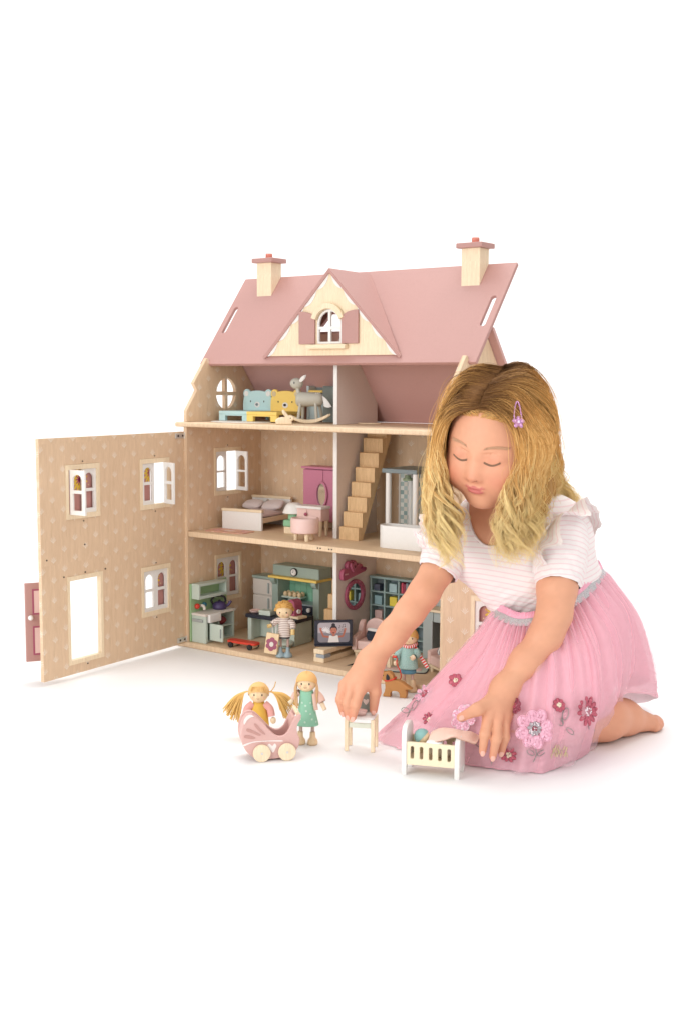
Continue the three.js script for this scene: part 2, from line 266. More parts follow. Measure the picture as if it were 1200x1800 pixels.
// a front panel: drawn as (distance from the hinge, height, outward), then hung on its hinge
function frontPanel(hx, hz, ax, az, w, cols, door) {
  const mtx = new THREE.Matrix4().makeBasis(V(ax, 0, az), V(0, 1, 0), V(ax, 0, az).cross(V(0, 1, 0))).setPosition(hx, 0, hz);
  const place = (g) => { if (door) return g.applyMatrix4(mtx); g = clean(g); g.scale(1, 1, -1); const P = g.attributes; for (const k of Object.keys(P)) { const a = P[k], n = a.itemSize; for (let i = 0; i < a.count; i += 3) for (let j = 0; j < n; j++) { const t = a.array[(i + 1) * n + j]; a.array[(i + 1) * n + j] = a.array[(i + 2) * n + j]; a.array[(i + 2) * n + j] = t; } } return g.applyMatrix4(mtx); }, y0 = 0.0079, y1 = 0.4171, rows = [[0.2768, 0.3708], [0.0768, 0.1710]];
  const s = rect(0.0004, w, y0, y1), wins = [];
  cols.forEach((u, ci) => rows.forEach(([a, b], ri) => { if (door && ci === 1 && ri === 1) return; s.holes.push(rect(u, u + 0.082, a, b)); wins.push([u, a, b, ci, ri]); }));
  if (door) s.holes.push(rect(0.2250, 0.3115, 0.0245, 0.1790));
  const local = ext(s, 0.007), uvKeep = clean(local);
  const panel = part('front_panel', place(uvKeep), M.fern, house, true);
  const p = (n, g, m, keep) => { const list = (Array.isArray(g) ? g : [g]).map((q) => place(keep ? clean(q) : buv(q))); return obj(n, list, m, panel, true); };
  const frame = (x0, x1, a, b, t) => [ext(rect(x0, x1, b - t, b), 0.0092).translate(0, 0, -0.0012), ext(rect(x0, x1, a, a + t), 0.0092).translate(0, 0, -0.0012), ext(rect(x0, x0 + t * 0.8, a + t, b - t), 0.0088).translate(0, 0, -0.001), ext(rect(x1 - t * 0.8, x1, a + t, b - t), 0.0088).translate(0, 0, -0.001)];
  for (const [u, a, b, ci, ri] of wins) {
    p('window_frame', frame(u + 0.0003, u + 0.0817, a + 0.0003, b - 0.0003, 0.0085), M.pale);
    const sw = 0.034, sh = b - a - 0.0175, x0 = u + 0.0071, x1 = u + 0.082 - 0.0071, yb = a + 0.0088;
    const sash = () => { const q = rect(0, sw, 0, sh); q.holes.push(arch(0.0065, sw - 0.0065, sh * 0.55, sh - 0.0075), rect(0.0065, sw - 0.0065, 0.0075, sh * 0.48)); return ext(q, 0.0035); };
    // seen from inside, the left half of the window is the one farther from the hinge on the left panel
    const far = door && ci === 1 && ri === 0 ? 1.55 : 0, near = door && ci === 0 && ri === 0 ? 1.27 : 0;
    p('sash', sash().translate(-sw, 0, 0).rotateY(-far).translate(x1 - (far ? 0.002 : 0), yb, far ? -0.001 : 0.0015), M.white);
    p('sash', sash().rotateY(near).translate(x0 + (near ? 0.0075 : 0), yb, near ? -0.002 : 0.0015), M.white);
    // pink shutters outside
    const half = (lo) => { const g = new THREE.BoxGeometry(0.041, 0.094, 0.003), q = g.attributes.uv, pz = g.attributes.position; for (let i = 0; i < q.count; i++) q.setXY(i, (lo ? 0.0 : 0.5) + (pz.getX(i) / 0.041 + 0.5) * 0.5, pz.getY(i) / 0.094 + 0.5); return g; };
    const openFar = door && ci === 0 ? (ri === 0 ? 0.1 : 2.8) : 0, openNear = door && ci === 0 && ri === 0 ? 2.4 : 0;
    p('shutter', half(false).translate(-0.0205, 0, 0).rotateY(openFar).translate(u + 0.082, (a + b) / 2, 0.0092), mShutter, true);
    p('shutter', half(true).translate(0.0205, 0, 0).rotateY(-openNear).translate(u, (a + b) / 2, 0.0092), mShutter, true);
    for (const y of [b + 0.0045, a - 0.0045]) p('screw', cyl(0.0012, 0.0012, 0.002, 0, 0, 0, 8).rotateX(Math.PI / 2).translate(u + 0.041, y, 0), M.dark);
  }
  for (const y of [0.0165, 0.4095]) { p('hinge', [bb(-0.004, 0.026, y - 0.005, y + 0.005, -0.0022, -0.0002, 0.0008), cyl(0.0026, 0.0026, 0.011, -0.002, y, -0.001, 12)], M.steel); for (const u of [0.006, 0.019]) p('screw', cyl(0.002, 0.002, 0.001, 0, 0, 0, 12).rotateX(Math.PI / 2).translate(u, y, -0.0026), M.dark); }
  if (door) {
    p('door_frame', frame(0.2253, 0.3112, 0.0248, 0.1787, 0.0075), M.pale);
    for (const [u, y] of [[0.268, 0.2308], [0.357, 0.2137], [0.3188, 0.1803], [0.2184, 0.1818], [0.268, 0.1825], [0.266, 0.0205]]) p('screw', cyl(0.0014, 0.0014, 0.002, 0, 0, 0, 8).rotateX(Math.PI / 2).translate(u, y, 0), M.dark);
    const T = (g) => g.rotateY(0).translate(0, 0, 0);
    // the pink front door, swung open outwards past the free edge
    const swing = (g) => { const m2 = new THREE.Matrix4().makeRotationY(-0.60).setPosition(0.3058, 0, 0.0125); return g.applyMatrix4(m2); };
    p('front_door', swing(bb(0.0, 0.0665, 0.0345, 0.1705, 0, 0.006, 0.001)), M.pink);
    for (const [a, b] of [[0.046, 0.096], [0.116, 0.160]]) {
      const o = rect(0.012, 0.0545, a, b); o.holes.push(rect(0.0148, 0.0517, a + 0.0028, b - 0.0028));
      p('door_moulding', swing(ext(o, 0.0012).translate(0, 0, -0.001)), M.rose); p('door_field', swing(ext(rect(0.0148, 0.0517, a + 0.0028, b - 0.0028), 0.0008).translate(0, 0, -0.0006)), M.pinkPale);
    }
    p('door_knob', swing(mergeGeometries([clean(ell(0.0045, 0.0045, 0.0045, 0.0585, 0.112, -0.006, 16)), clean(cyl(0.0022, 0.0022, 0.006).rotateX(Math.PI / 2).translate(0.0585, 0.112, -0.002))])), M.white);
    p('door_latch', swing(bb(0.004, 0.014, 0.1035, 0.1085, -0.0022, 0.0002, 0.0006)), M.rose);
  }
  return panel;
}
frontPanel(-0.0072, 0.0004, 0.0756, 0.9971, 0.369, [0.043, 0.2285], true);
frontPanel(W + 0.0055, 0.002, 0.9816, -0.1908, 0.177, [0.0485], false);
// stairs in both lower storeys
function stairs(x0, x1, yBase, yTop) {
  const n = 8, rise = 0.02655, run = 0.0122, s = new THREE.Shape(), z0 = 0.0880; s.moveTo(z0, yBase);
  for (let k = 0; k < n; k++) { const y = Math.min(yBase + 0.0232 + k * rise, yTop), z = z0 + k * run; s.lineTo(z, y - 0.002); s.quadraticCurveTo(z, y, z + 0.0022, y); s.lineTo(z + run, y); if (y >= yTop) break; }
  s.lineTo(z0 + n * run + 0.004, yTop); s.lineTo(z0 + n * run + 0.004, yTop - 0.012); s.lineTo(z0 + 0.013, yBase); s.closePath();
  part('staircase', toX(ext(s, x1 - x0), x0), M.oak);
}
stairs(0.2965, 0.3395, Y1 + 0.0002, Y2 - 0.0094);
stairs(0.2430, 0.2795, Y0 + 0.0002, Y1 - 0.0109);
part('stair_hatch_rim', [lathe([[0, 0], [0.019, 0], [0.0195, 0.0012], [0.019, 0.002], [0, 0.002]], 32).scale(1.25, 1, 0.75).translate(0.318, Y2 + 0.0002, -0.15)], M.paleH);
// ---------- furniture of the attic ----------
const pc = (t, n, g, m, keep) => obj(n, g, m, t, keep);
function bearBed(x, z, m, ear, label, dark) {
  const t = thing('bear_bed', label, 'toy bed', [x, Y2, z], 0.06, 'bear beds in the attic');
  pc(t, 'mattress_board', bb(0, 0.071, 0.0125, 0.0185, -0.075, 0), m);
  pc(t, 'footboard', (() => { const s = poly([[0, 0], [0.015, 0], [0.015, 0.0095], [0.056, 0.0095], [0.056, 0], [0.071, 0], [0.071, 0.0124], [0, 0.0124]]); return ext(s, 0.008, 0.0007).translate(0, 0, -0.0085); })(), m);
  for (const s of [0.003, 0.062]) pc(t, 'leg', bb(s, s + 0.0065, 0, 0.0124, -0.073, -0.067), m);
  const h = new THREE.Shape(), cx = 0.0355; h.moveTo(0.0005, 0.010); h.lineTo(0.0705, 0.010); h.bezierCurveTo(0.0725, 0.030, 0.071, 0.045, 0.066, 0.0485); h.bezierCurveTo(0.058, 0.055, 0.05, 0.0575, cx, 0.0575); h.bezierCurveTo(0.021, 0.0575, 0.013, 0.055, 0.005, 0.0485); h.bezierCurveTo(0, 0.045, -0.0015, 0.030, 0.0005, 0.010);
  const hb = pc(t, 'headboard', [ext(h, 0.007, 0.0012).translate(0, 0, -0.083)], m);
  for (const s of [-1, 1]) {
    const e = new THREE.Shape(); e.absarc(cx + s * 0.0265, 0.0515, 0.0088, 0, TAU); pc(t, 'ear', ext(e, 0.0066, 0.0012).translate(0, 0, -0.0828), m);
    const i = new THREE.Shape(); i.absarc(cx + s * 0.0268, 0.0512, 0.0052, 0, TAU); obj('ear_print', ext(i, 0.0008).translate(0, 0, -0.0762), ear, hb);
    obj('eye', ell(0.0013, 0.0019, 0.0006, cx + s * 0.0165, 0.036, -0.0757, 12), M.black, hb);
  }
  obj('muzzle', ell(0.0068, 0.0058, 0.0012, cx, 0.0295, -0.0757), M.white, hb); obj('nose', ell(0.0037, 0.0026, 0.0014, cx, 0.0300, -0.0748), dark, hb);
  return t;
}
bearBed(0.0165, -0.072, M.bluebed, M.white, 'pale blue wooden toy bed with bear head headboard', M.slate);
bearBed(0.0925, -0.066, M.yellow, paint(0xd9c49a, 0.6), 'yellow wooden toy bed with bear head headboard', M.black);
{ const t = thing('play_mat', 'thin pale round mat under the two bear beds', 'toy mat', [0.083, Y2 + 0.0002, -0.066]); t.rotation.z = 0.0; pc(t, 'mat', lathe([[0, 0], [0.06, 0], [0.0605, 0.0008], [0.06, 0.0016], [0, 0.0016]], 48).scale(1.1, 1, 0.85), M.cream); for (const o of scene.children) if (o.name.startsWith('bear_bed')) o.position.y += 0.0020; }
{ // rabbit
  const t = thing('toy_rabbit', 'small pale carved wooden rabbit at the attic floor edge', 'toy rabbit', [0.2245, Y2 + 0.0002, -0.02], 0.6435);
  const s = new THREE.Shape(); s.moveTo(-0.0155, 0); s.lineTo(0.012, 0); s.bezierCurveTo(0.0145, 0.002, 0.0125, 0.005, 0.0125, 0.0065); s.bezierCurveTo(0.0185, 0.008, 0.0185, 0.0135, 0.0125, 0.0155); s.lineTo(0.0065, 0.0165); s.lineTo(-0.0015, 0.0268); s.bezierCurveTo(-0.006, 0.0275, -0.006, 0.022, -0.0025, 0.0185); s.lineTo(0.0008, 0.0135); s.bezierCurveTo(-0.006, 0.0145, -0.0185, 0.0125, -0.0165, 0.004); s.closePath();
  pc(t, 'body', ext(s, 0.011, 0.0022).translate(0, 0, -0.0055), M.pale); pc(t, 'eye', ell(0.0009, 0.0011, 0.0005, 0.0105, 0.0118, 0.0055, 10), M.black);
}
{ // rocking deer
  const t = thing('rocking_deer', 'grey wooden deer on curved pale rockers in the attic', 'toy deer', [0.2225, Y2 + 0.0003, -0.092], 0.53); t.scale.set(0.86, 1, 1);
  pc(t, 'body', lathe([[0, -0.029], [0.008, -0.0285], [0.0125, -0.025], [0.0138, -0.018], [0.0132, 0], [0.0128, 0.018], [0.0115, 0.026], [0.006, 0.0295], [0, 0.03]]).rotateZ(-Math.PI / 2).translate(0.001, 0.0445, 0), M.greyDeer);
  pc(t, 'neck', tube([[-0.0195, 0.05, 0], [-0.0225, 0.058, 0], [-0.025, 0.0675, 0]], 0.0047, 10, 12), M.greyDeer);
  const hd = pc(t, 'head', ell(0.0143, 0.0105, 0.0098, -0.0265, 0.0735, 0), M.greyDeer); for (const z of [-1, 1]) obj('eye', ell(0.0012, 0.0024, 0.0008, -0.030, 0.0745, z * 0.0095, 10), M.black, hd);
  for (const z of [-1, 1]) { const e = new THREE.Shape(); e.moveTo(0, 0); e.quadraticCurveTo(0.001, 0.009, 0.0125, 0.0125); e.quadraticCurveTo(0.012, 0.003, 0.004, -0.001); e.closePath(); pc(t, 'ear', ext(e, 0.0018, 0.0004).rotateX(z * 0.35).translate(-0.0195, 0.0775, z * 0.0055), M.white); }
  for (const [x, z, dx] of [[-0.017, 0.008, -0.004], [-0.013, -0.008, -0.002], [0.016, 0.008, 0.002], [0.021, -0.008, 0.006]]) pc(t, 'leg', tube([[x, 0.038, z], [x + dx, 0.0085, z * 1.35]], 0.0034, 2, 10), M.greyDeer);
  for (const z of [-1, 1]) { const s = new THREE.Shape(); s.moveTo(-0.041, 0.0155); s.quadraticCurveTo(0, -0.008, 0.043, 0.016); s.quadraticCurveTo(0.0475, 0.0185, 0.044, 0.0215); s.quadraticCurveTo(0, 0.0, -0.042, 0.019); s.quadraticCurveTo(-0.0455, 0.018, -0.041, 0.0155); pc(t, 'rocker', ext(s, 0.005, 0.0008).translate(0, -0.0031, z * 0.0115 - 0.0025), M.pale); }
  const tl = new THREE.Shape(); tl.moveTo(0.026, 0.052); tl.quadraticCurveTo(0.038, 0.05, 0.05, 0.031); tl.quadraticCurveTo(0.041, 0.0275, 0.033, 0.032); tl.quadraticCurveTo(0.032, 0.044, 0.026, 0.052); pc(t, 'tail', ext(tl, 0.0024, 0.0006).translate(0, 0, 0.003), M.white);
  for (let k = 0; k < 6; k++) pc(t, 'spot', ell(0.0011, 0.0006, 0.0011, 0.016 + (k % 3) * 0.0038, 0.0565 - (k > 2 ? 0.0006 : 0), 0.0035 + (k > 2 ? 0.003 : 0), 8), M.white);
}
{ // dresser behind the deer
  const t = thing('toy_dresser', 'grey toy shelf unit with yellow shelf behind the rocking deer', 'toy shelf', [0.1535, Y2 + 0.0002, -0.1835]);
  for (const x of [0, 0.0395]) pc(t, 'side_panel', bb(x, x + 0.0055, 0, 0.069, -0.012, 0.012), paint(0xc9d6d6, 0.5)); pc(t, 'back_panel', bb(0.0056, 0.0394, 0.002, 0.068, -0.012, -0.010), M.slate);
  pc(t, 'shelf', bb(0.0056, 0.0394, 0.056, 0.0605, -0.0098, 0.0135), M.yellow); pc(t, 'drawer_front', bb(0.0056, 0.0394, 0.004, 0.036, -0.0098, 0.010), paint(0xb6c6c6, 0.5)); pc(t, 'shelf', bb(0.0056, 0.0394, 0.0375, 0.040, -0.0098, 0.0115), paint(0xc9d6d6, 0.5));
  const u = thing('toy_cupboard', 'plain dark grey toy cupboard beside the attic divider', 'toy cupboard', [0.2015, Y2 + 0.0002, -0.1725]); pc(u, 'case', bb(0, 0.077, 0, 0.0688, -0.012, 0.012, 0.0015), paint(0x87908b, 0.5)); for (const x of [0.004, 0.0405]) pc(u, 'door_panel', bb(x, x + 0.034, 0.004, 0.066, 0.0121, 0.0135), paint(0x87908b, 0.5));
}
// ---------- furniture of the middle floor ----------
const pillowGeo = (w, h, d) => { const g = new THREE.SphereGeometry(1, 28, 20), p = g.attributes.position; for (let i = 0; i < p.count; i++) { const s = (v) => Math.sign(v) * Math.pow(Math.abs(v), 0.55); const x = p.getX(i), y = p.getY(i), z = p.getZ(i); const e = 1 - 0.35 * Math.pow(Math.abs(x * z), 0.6); p.setXYZ(i, s(x) * w / 2, y * h / 2 * e, s(z) * d / 2); } g.computeVertexNormals(); return g; };
{ const t = thing('toy_bed', 'white toy double bed with pale wood trims and headboard', 'toy bed', [0.0235, Y1 + 0.0002, -0.072], 0.155);
  pc(t, 'footboard', bb(0, 0.0895, 0, 0.0352, -0.006, 0), M.white); pc(t, 'footboard_trim', bb(-0.0012, 0.0907, 0.0353, 0.0405, -0.0075, 0.0012), M.paleH);
  const hb = rect(0, 0.0895, 0, 0.052); for (const x of [0.037, 0.0525]) { const c = new THREE.Path(); c.absarc(x, 0.046, 0.0038, 0, TAU, true); hb.holes.push(c); }
  pc(t, 'headboard', ext(hb, 0.006).translate(0, 0, -0.116), M.white); pc(t, 'headboard_trim', bb(-0.0012, 0.0907, 0.0521, 0.0575, -0.1172, -0.1088), M.paleH);
  for (const x of [0.0015, 0.0835]) pc(t, 'side_rail', bb(x, x + 0.0045, 0.014, 0.0235, -0.1098, -0.0062), M.paleH);
  pc(t, 'slat_base', bb(0.0061, 0.0834, 0.016, 0.0195, -0.1098, -0.0062), M.paleH);
  pc(t, 'mattress', pillowGeo(0.079, 0.016, 0.107).translate(0.0447, 0.0265, -0.058), cloth(0xdcc9c6));
  const a = thing('toy_pillow', 'pale pink pillow on the left of the toy bed', 'pillow', [0.028, Y1 + 0.0415, -0.158], 0.1); pc(a, 'cushion', pillowGeo(0.045, 0.014, 0.026), cloth(0xe0d3d0)); a.rotation.x = 0.45;
  const b = thing('toy_pillow', 'pale pink pillow on the right of the toy bed', 'pillow', [0.076, Y1 + 0.0425, -0.163], 0.2); pc(b, 'cushion', pillowGeo(0.047, 0.015, 0.028), cloth(0xe0d3d0)); b.rotation.x = 0.5;
}
const rugTex = canvasTex(512, 512, (c, w, h) => { c.fillStyle = '#d9a58c'; c.fillRect(0, 0, w, h); for (let k = 0; k < 160; k++) { c.strokeStyle = `rgba(${k % 2 ? 250 : 225},${k % 2 ? 225 : 150},${k % 3 ? 205 : 140},0.5)`; c.lineWidth = 2 + rnd() * 5; const x = rnd() * w, y = rnd() * h, a = rnd() * TAU; for (let j = -2; j <= 2; j++) { c.beginPath(); c.moveTo(x, y); c.lineTo(x + Math.cos(a + j * 0.4) * 34, y + Math.sin(a + j * 0.4) * 34); c.stroke(); } } c.fillStyle = '#f2d9cc'; c.beginPath(); c.ellipse(w * 0.5, h * 0.5, 80, 60, 0, 0, TAU); c.fill(); });
{ const t = thing('toy_rug', 'thin terracotta leaf-print rug at the foot of the bed', 'toy rug', [0.066, Y1 + 0.0002, -0.047], 0.05);
  const s = rrect(-0.046, 0.046, -0.024, 0.024, 0.012), g = ext(s, 0.0014); const q = g.attributes.uv; for (let i = 0; i < q.count; i++) q.setXY(i, q.getX(i) / 0.092 + 0.5, q.getY(i) / 0.048 + 0.5);
  pc(t, 'mat', g.rotateX(-Math.PI / 2), new THREE.MeshStandardMaterial({ map: rugTex, roughness: 0.85 }), true); }
{ const t = thing('toy_wardrobe', 'deep pink toy wardrobe with oval mirror on its door', 'toy wardrobe', [0.146, Y1 + 0.0002, -0.169]);
  pc(t, 'case', [bb(0, 0.098, 0.016, 0.118, -0.036, -0.0062)], M.pinkDeep); pc(t, 'top', bb(-0.0025, 0.1005, 0.1181, 0.1225, -0.0375, 0.0015), M.pinkDeep);
  for (const x of [0.0008, 0.0495]) pc(t, 'door', bb(x, x + 0.0478, 0.018, 0.1165, -0.006, -0.001), M.pinkDeep);
  const r = new THREE.Shape(); r.absellipse(0.0475, 0.0695, 0.0145, 0.0255, 0, TAU); const h = new THREE.Path(); h.absellipse(0.0475, 0.0695, 0.0108, 0.0215, 0, TAU, true); r.holes.push(h); pc(t, 'mirror_frame', ext(r, 0.0042, 0.0008, 24).translate(0, 0, -0.0008), M.pinkDeep);
  const m = new THREE.Shape(); m.absellipse(0.0475, 0.0695, 0.0107, 0.0214, 0, TAU); pc(t, 'mirror', ext(m, 0.001, 0, 24).translate(0, 0, -0.0006), M.mirror);
  for (const x of [0.008, 0.079, 0.012, 0.083]) pc(t, 'leg', new THREE.CylinderGeometry(0.005, 0.0032, 0.016, 4).rotateY(Math.PI / 4).translate(x + 0.003, 0.008, x === 0.008 || x === 0.079 ? -0.007 : -0.028), M.pale); }
{ const t = thing('toy_desk', 'white and pink toy dressing table in front of the wardrobe', 'toy desk', [0.194, Y1 + 0.0002, -0.088], 0.02);
  pc(t, 'top', bb(0, 0.0595, 0.0505, 0.0555, -0.03, 0), M.white); pc(t, 'drawer_box', bb(0.0015, 0.058, 0.0285, 0.0504, -0.029, -0.0015), M.pinkPale); const dr = pc(t, 'drawer', bb(0.004, 0.0265, 0.031, 0.049, -0.0014, 0.0005), M.pinkPale); obj('knob', ell(0.0032, 0.0032, 0.0032, 0.026, 0.0405, 0.003, 14), M.rose, dr);
  for (const [x, z] of [[0.006, -0.006], [0.0535, -0.006], [0.006, -0.025], [0.0535, -0.025]]) pc(t, 'leg', new THREE.CylinderGeometry(0.0045, 0.0028, 0.0284, 4).rotateY(Math.PI / 4).translate(x, 0.0142, z), M.pale); }
{ const t = thing('toy_stool', 'round pale pink toy tub chair on three wooden legs', 'toy stool', [0.2575, Y1 + 0.0002, -0.036]);
  pc(t, 'seat', lathe([[0, 0.0135], [0.0235, 0.0135], [0.0255, 0.016], [0.0258, 0.035], [0.025, 0.041], [0.0225, 0.041], [0.022, 0.034], [0, 0.033]], 40), M.pinkPale);
  for (let k = 0; k < 3; k++) { const a = 0.9 + k * TAU / 3; pc(t, 'leg', cyl(0.0042, 0.0036, 0.0136, Math.sin(a) * 0.0165, 0.0068, Math.cos(a) * 0.0165, 14), M.pale); } }
{ const t = thing('toy_nightstand', 'small green and wooden toy bedside block under the lamp', 'toy cabinet', [0.181, Y1 + 0.0002, -0.1], 0.05); pc(t, 'case', bb(-0.015, 0.0135, 0, 0.0135, -0.013, 0.013, 0.0015), M.pale); pc(t, 'drawer', bb(-0.0165, 0.0145, 0.0137, 0.0262, -0.014, 0.014, 0.0022), M.mint);
  const l = thing('toy_lamp', 'toy table lamp with white shade and green base', 'toy lamp', [0.181, Y1 + 0.0266, -0.1]); pc(l, 'base', lathe([[0, 0], [0.0112, 0], [0.0115, 0.0015], [0.0112, 0.0105], [0.0105, 0.0118], [0, 0.012]]), M.mint); pc(l, 'lamp_shade', lathe([[0, 0.0125], [0.0205, 0.0122], [0.0218, 0.0132], [0.0215, 0.0145], [0.0165, 0.026], [0.0125, 0.0305], [0.009, 0.0322], [0, 0.0326]], 36), M.white); }
{ // shower cabinet and bath tub
  const checks = canvasTex(512, 512, (c, w, h) => { c.fillStyle = '#dfe0d8'; c.fillRect(0, 0, w, h); const n = 8; for (let i = 0; i < n; i++) for (let j = 0; j < n; j++) { c.fillStyle = (i + j) % 2 ? ['#a9bcb8', '#93a9a6', '#b7c6c1'][(i * 3 + j * 5) % 3] : ['#e8e7df', '#dcd8cc'][(i + 2 * j) % 2]; c.fillRect(i * w / n, j * h / n, w / n, h / n); } c.strokeStyle = 'rgba(240,240,235,0.5)'; for (let i = 0; i <= n; i++) { c.strokeRect(i * w / n, -5, 0.1, h + 9); c.strokeRect(-5, i * h / n, w + 9, 0.1); } });
  checks.repeat.set(1 / 0.062, 1 / 0.062); const mc = new THREE.MeshStandardMaterial({ map: checks, roughness: 0.45 });
  const t = thing('toy_shower', 'toy shower cabinet with slate roof, white posts and checked panels', 'toy shower', [0.368, Y1 + 0.0002, -0.119]);
  pc(t, 'roof', bb(0, 0.0745, 0.1235, 0.1312, -0.088, 0), M.slate); pc(t, 'tray', bb(0.0015, 0.073, 0, 0.006, -0.087, -0.001), M.white);
  for (const [x, z] of [[0.0095, -0.008], [0.0675, -0.008], [0.0095, -0.081]]) pc(t, 'post', cyl(0.0052, 0.0052, 0.1173, x, 0.0648, z, 20), M.white);
  const bp = pc(t, 'tiled_panel', bb(-0.016, 0.0715, 0.0062, 0.1232, -0.087, -0.0835, 0.0004), mc); pc(t, 'tiled_panel', bb(0.0703, 0.0735, 0.0062, 0.1232, -0.0833, -0.0135, 0.0004), mc);
  for (const [i, w] of [[-0.0195, -0.0162]]) pc(t, 'post', bb(i, w, 0.0062, 0.1232, -0.0875, -0.0825), M.cream);
  pc(t, 'shower_head', [cyl(0.0088, 0.0092, 0.004, 0.0215, 0.109, -0.052, 24), cyl(0.0055, 0.0055, 0.006, 0.0215, 0.1135, -0.052, 20)], paint(0xa9b792, 0.5)); pc(t, 'shower_arm', cyl(0.0022, 0.0022, 0.0068, 0.0215, 0.1201, -0.052, 12), M.white); pc(t, 'tap', [cyl(0.004, 0.004, 0.003).rotateX(Math.PI / 2).translate(0.062, 0.052, -0.082), cyl(0.0012, 0.0012, 0.02, 0.062, 0.06, -0.0822)], M.pale);
  const u = thing('toy_bathtub', 'white oval wooden toy bathtub in front of the shower', 'toy bathtub', [0.462, Y1 + 0.0002, -0.061], 0.02);
  const st = (a, b) => { const s = new THREE.Shape(), n = 14; for (let i = 0; i <= n * 4; i++) { const q = (i / (n * 4)) * TAU, cx = Math.cos(q) >= 0 ? 1 : -1, x = cx * (a - b) + b * Math.cos(q), y = b * Math.sin(q); i ? s.lineTo(x, y) : s.moveTo(x, y); } return s; };
  const o = st(0.0515, 0.0195); o.holes.push(st(0.0475, 0.0155)); pc(u, 'wall', ext(o, 0.0395, 0.0008).rotateX(-Math.PI / 2), M.white); pc(u, 'bottom', ext(st(0.0478, 0.0158), 0.006).rotateX(-Math.PI / 2), M.white);
}
// ---------- furniture of the ground floor ----------
{ // sink unit along the left wall
  const t = thing('toy_sink_unit', 'sage green toy sink unit with open door and shelf under the window', 'toy sink', [0, Y0 + 0.0002, 0]);
  pc(t, 'back_board', bb(0.0012, 0.0042, 0, 0.113, -0.105, -0.0015), paint(0x9fc08f, 0.5));
  const box = poly([[0.0048, 0.0838], [0.0865, 0.0838], [0.0865, 0.1135], [0.0048, 0.1135]]); box.holes.push(rect(0.0098, 0.0815, 0.0898, 0.1085));
  pc(t, 'shelf_box', toX(ext(box, 0.019, 0.0007), 0.0044), M.sage);
  pc(t, 'end_panel', bb(0.0044, 0.0405, 0, 0.0525, -0.0095, -0.0045), M.sage); pc(t, 'end_panel', bb(0.0044, 0.0385, 0, 0.0525, -0.0895, -0.0855), M.sage); pc(t, 'middle_panel', bb(0.0044, 0.0375, 0.004, 0.052, -0.0475, -0.0440), M.sageDark);
  pc(t, 'plinth', bb(0.0044, 0.036, 0, 0.0038, -0.0854, -0.0096), M.sage); pc(t, 'shelf', bb(0.0044, 0.036, 0.0245, 0.0275, -0.0854, -0.0476), M.sage);
  pc(t, 'countertop', bb(0.0044, 0.0415, 0.0526, 0.0570, -0.0905, -0.0035), M.cream); pc(t, 'basin', bb(0.021, 0.0455, 0.0395, 0.0560, -0.0445, -0.0115, 0.002), M.white);
  pc(t, 'front_panel', bb(0.0368, 0.0402, 0.004, 0.0392, -0.0112, -0.0097), M.sage);
  const d = pc(t, 'door', bb(0, 0.0345, 0.006, 0.0385, -0.0016, 0.0016).rotateY(-0.02).translate(0.0412, 0, -0.0165), M.sage); obj('handle', bb(0.0285, 0.0312, 0.0135, 0.031, 0.0018, 0.0042).translate(0.0412, 0, -0.0165), paint(0x8d9594, 0.5), d);
  pc(t, 'rail', bb(0.008, 0.035, 0.041, 0.0465, -0.0040, -0.001), paint(0xa4a8a6, 0.5));
  pc(t, 'tap_knob', ell(0.0052, 0.0055, 0.0055, 0.0078, 0.068, -0.0165, 18), M.red); pc(t, 'tap_knob', ell(0.0048, 0.005, 0.005, 0.0078, 0.0685, -0.0365, 18), paint(0x3f7f93, 0.4));
  pc(t, 'spout', tube([[0.0045, 0.067, -0.0265], [0.012, 0.0685, -0.0265], [0.0165, 0.066, -0.0265], [0.0175, 0.0605, -0.0265]], 0.0029, 14, 12), M.cream);
  const c = thing('toy_towel', 'folded dark red checked cloth in the sink unit cubby', 'cloth', [0.022, Y0 + 0.0278, -0.064]); pc(c, 'cloth', pillowGeo(0.024, 0.016, 0.022).translate(0, 0.008, 0), cloth(0x7d3538));
  const k = thing('toy_kettle', 'dark purple toy kettle with looped handle on the sink unit', 'toy kettle', [0.0205, Y0 + 0.0572, -0.066], 0.75);
  pc(k, 'body', lathe([[0, 0], [0.0125, 0], [0.0142, 0.003], [0.0138, 0.0075], [0.0105, 0.0125], [0.006, 0.015], [0, 0.0155]], 32), M.purple); pc(k, 'lid_knob', ell(0.0028, 0.0024, 0.0028, 0, 0.0165, 0, 14), M.black);
  pc(k, 'handle', tube([[-0.0122, 0.009, 0], [-0.0155, 0.017, 0], [-0.0105, 0.0245, 0], [0, 0.0262, 0], [0.0095, 0.0235, 0], [0.0115, 0.0155, 0], [0.0095, 0.0125, 0]], 0.0021, 28, 10), M.black); pc(k, 'spout', tube([[0.0095, 0.0045, 0], [0.0165, 0.0075, 0], [0.0225, 0.0155, 0]], 0.0027, 10, 10), M.purple);
}
{ const t = thing('toy_fridge', 'cream toy refrigerator with grey top beside the green hearth', 'toy refrigerator', [0.0165, Y0 + 0.0002, -0.206]);
  pc(t, 'case', bb(0, 0.051, 0, 0.1055, 0, 0.0325), M.cream); pc(t, 'top', bb(-0.0012, 0.0522, 0.1056, 0.1112, 0, 0.0375), M.sageDark);
  for (const [a, b] of [[0.003, 0.0715], [0.0735, 0.1045]]) { const d = pc(t, 'door', bb(0.0005, 0.0505, a, b, 0.0327, 0.0365, 0.0012), M.cream); obj('handle', bb(0.0405, 0.0445, b > 0.1 ? a + 0.004 : b - 0.026, b > 0.1 ? b - 0.006 : b - 0.004, 0.0367, 0.0395), M.grey, d); } }
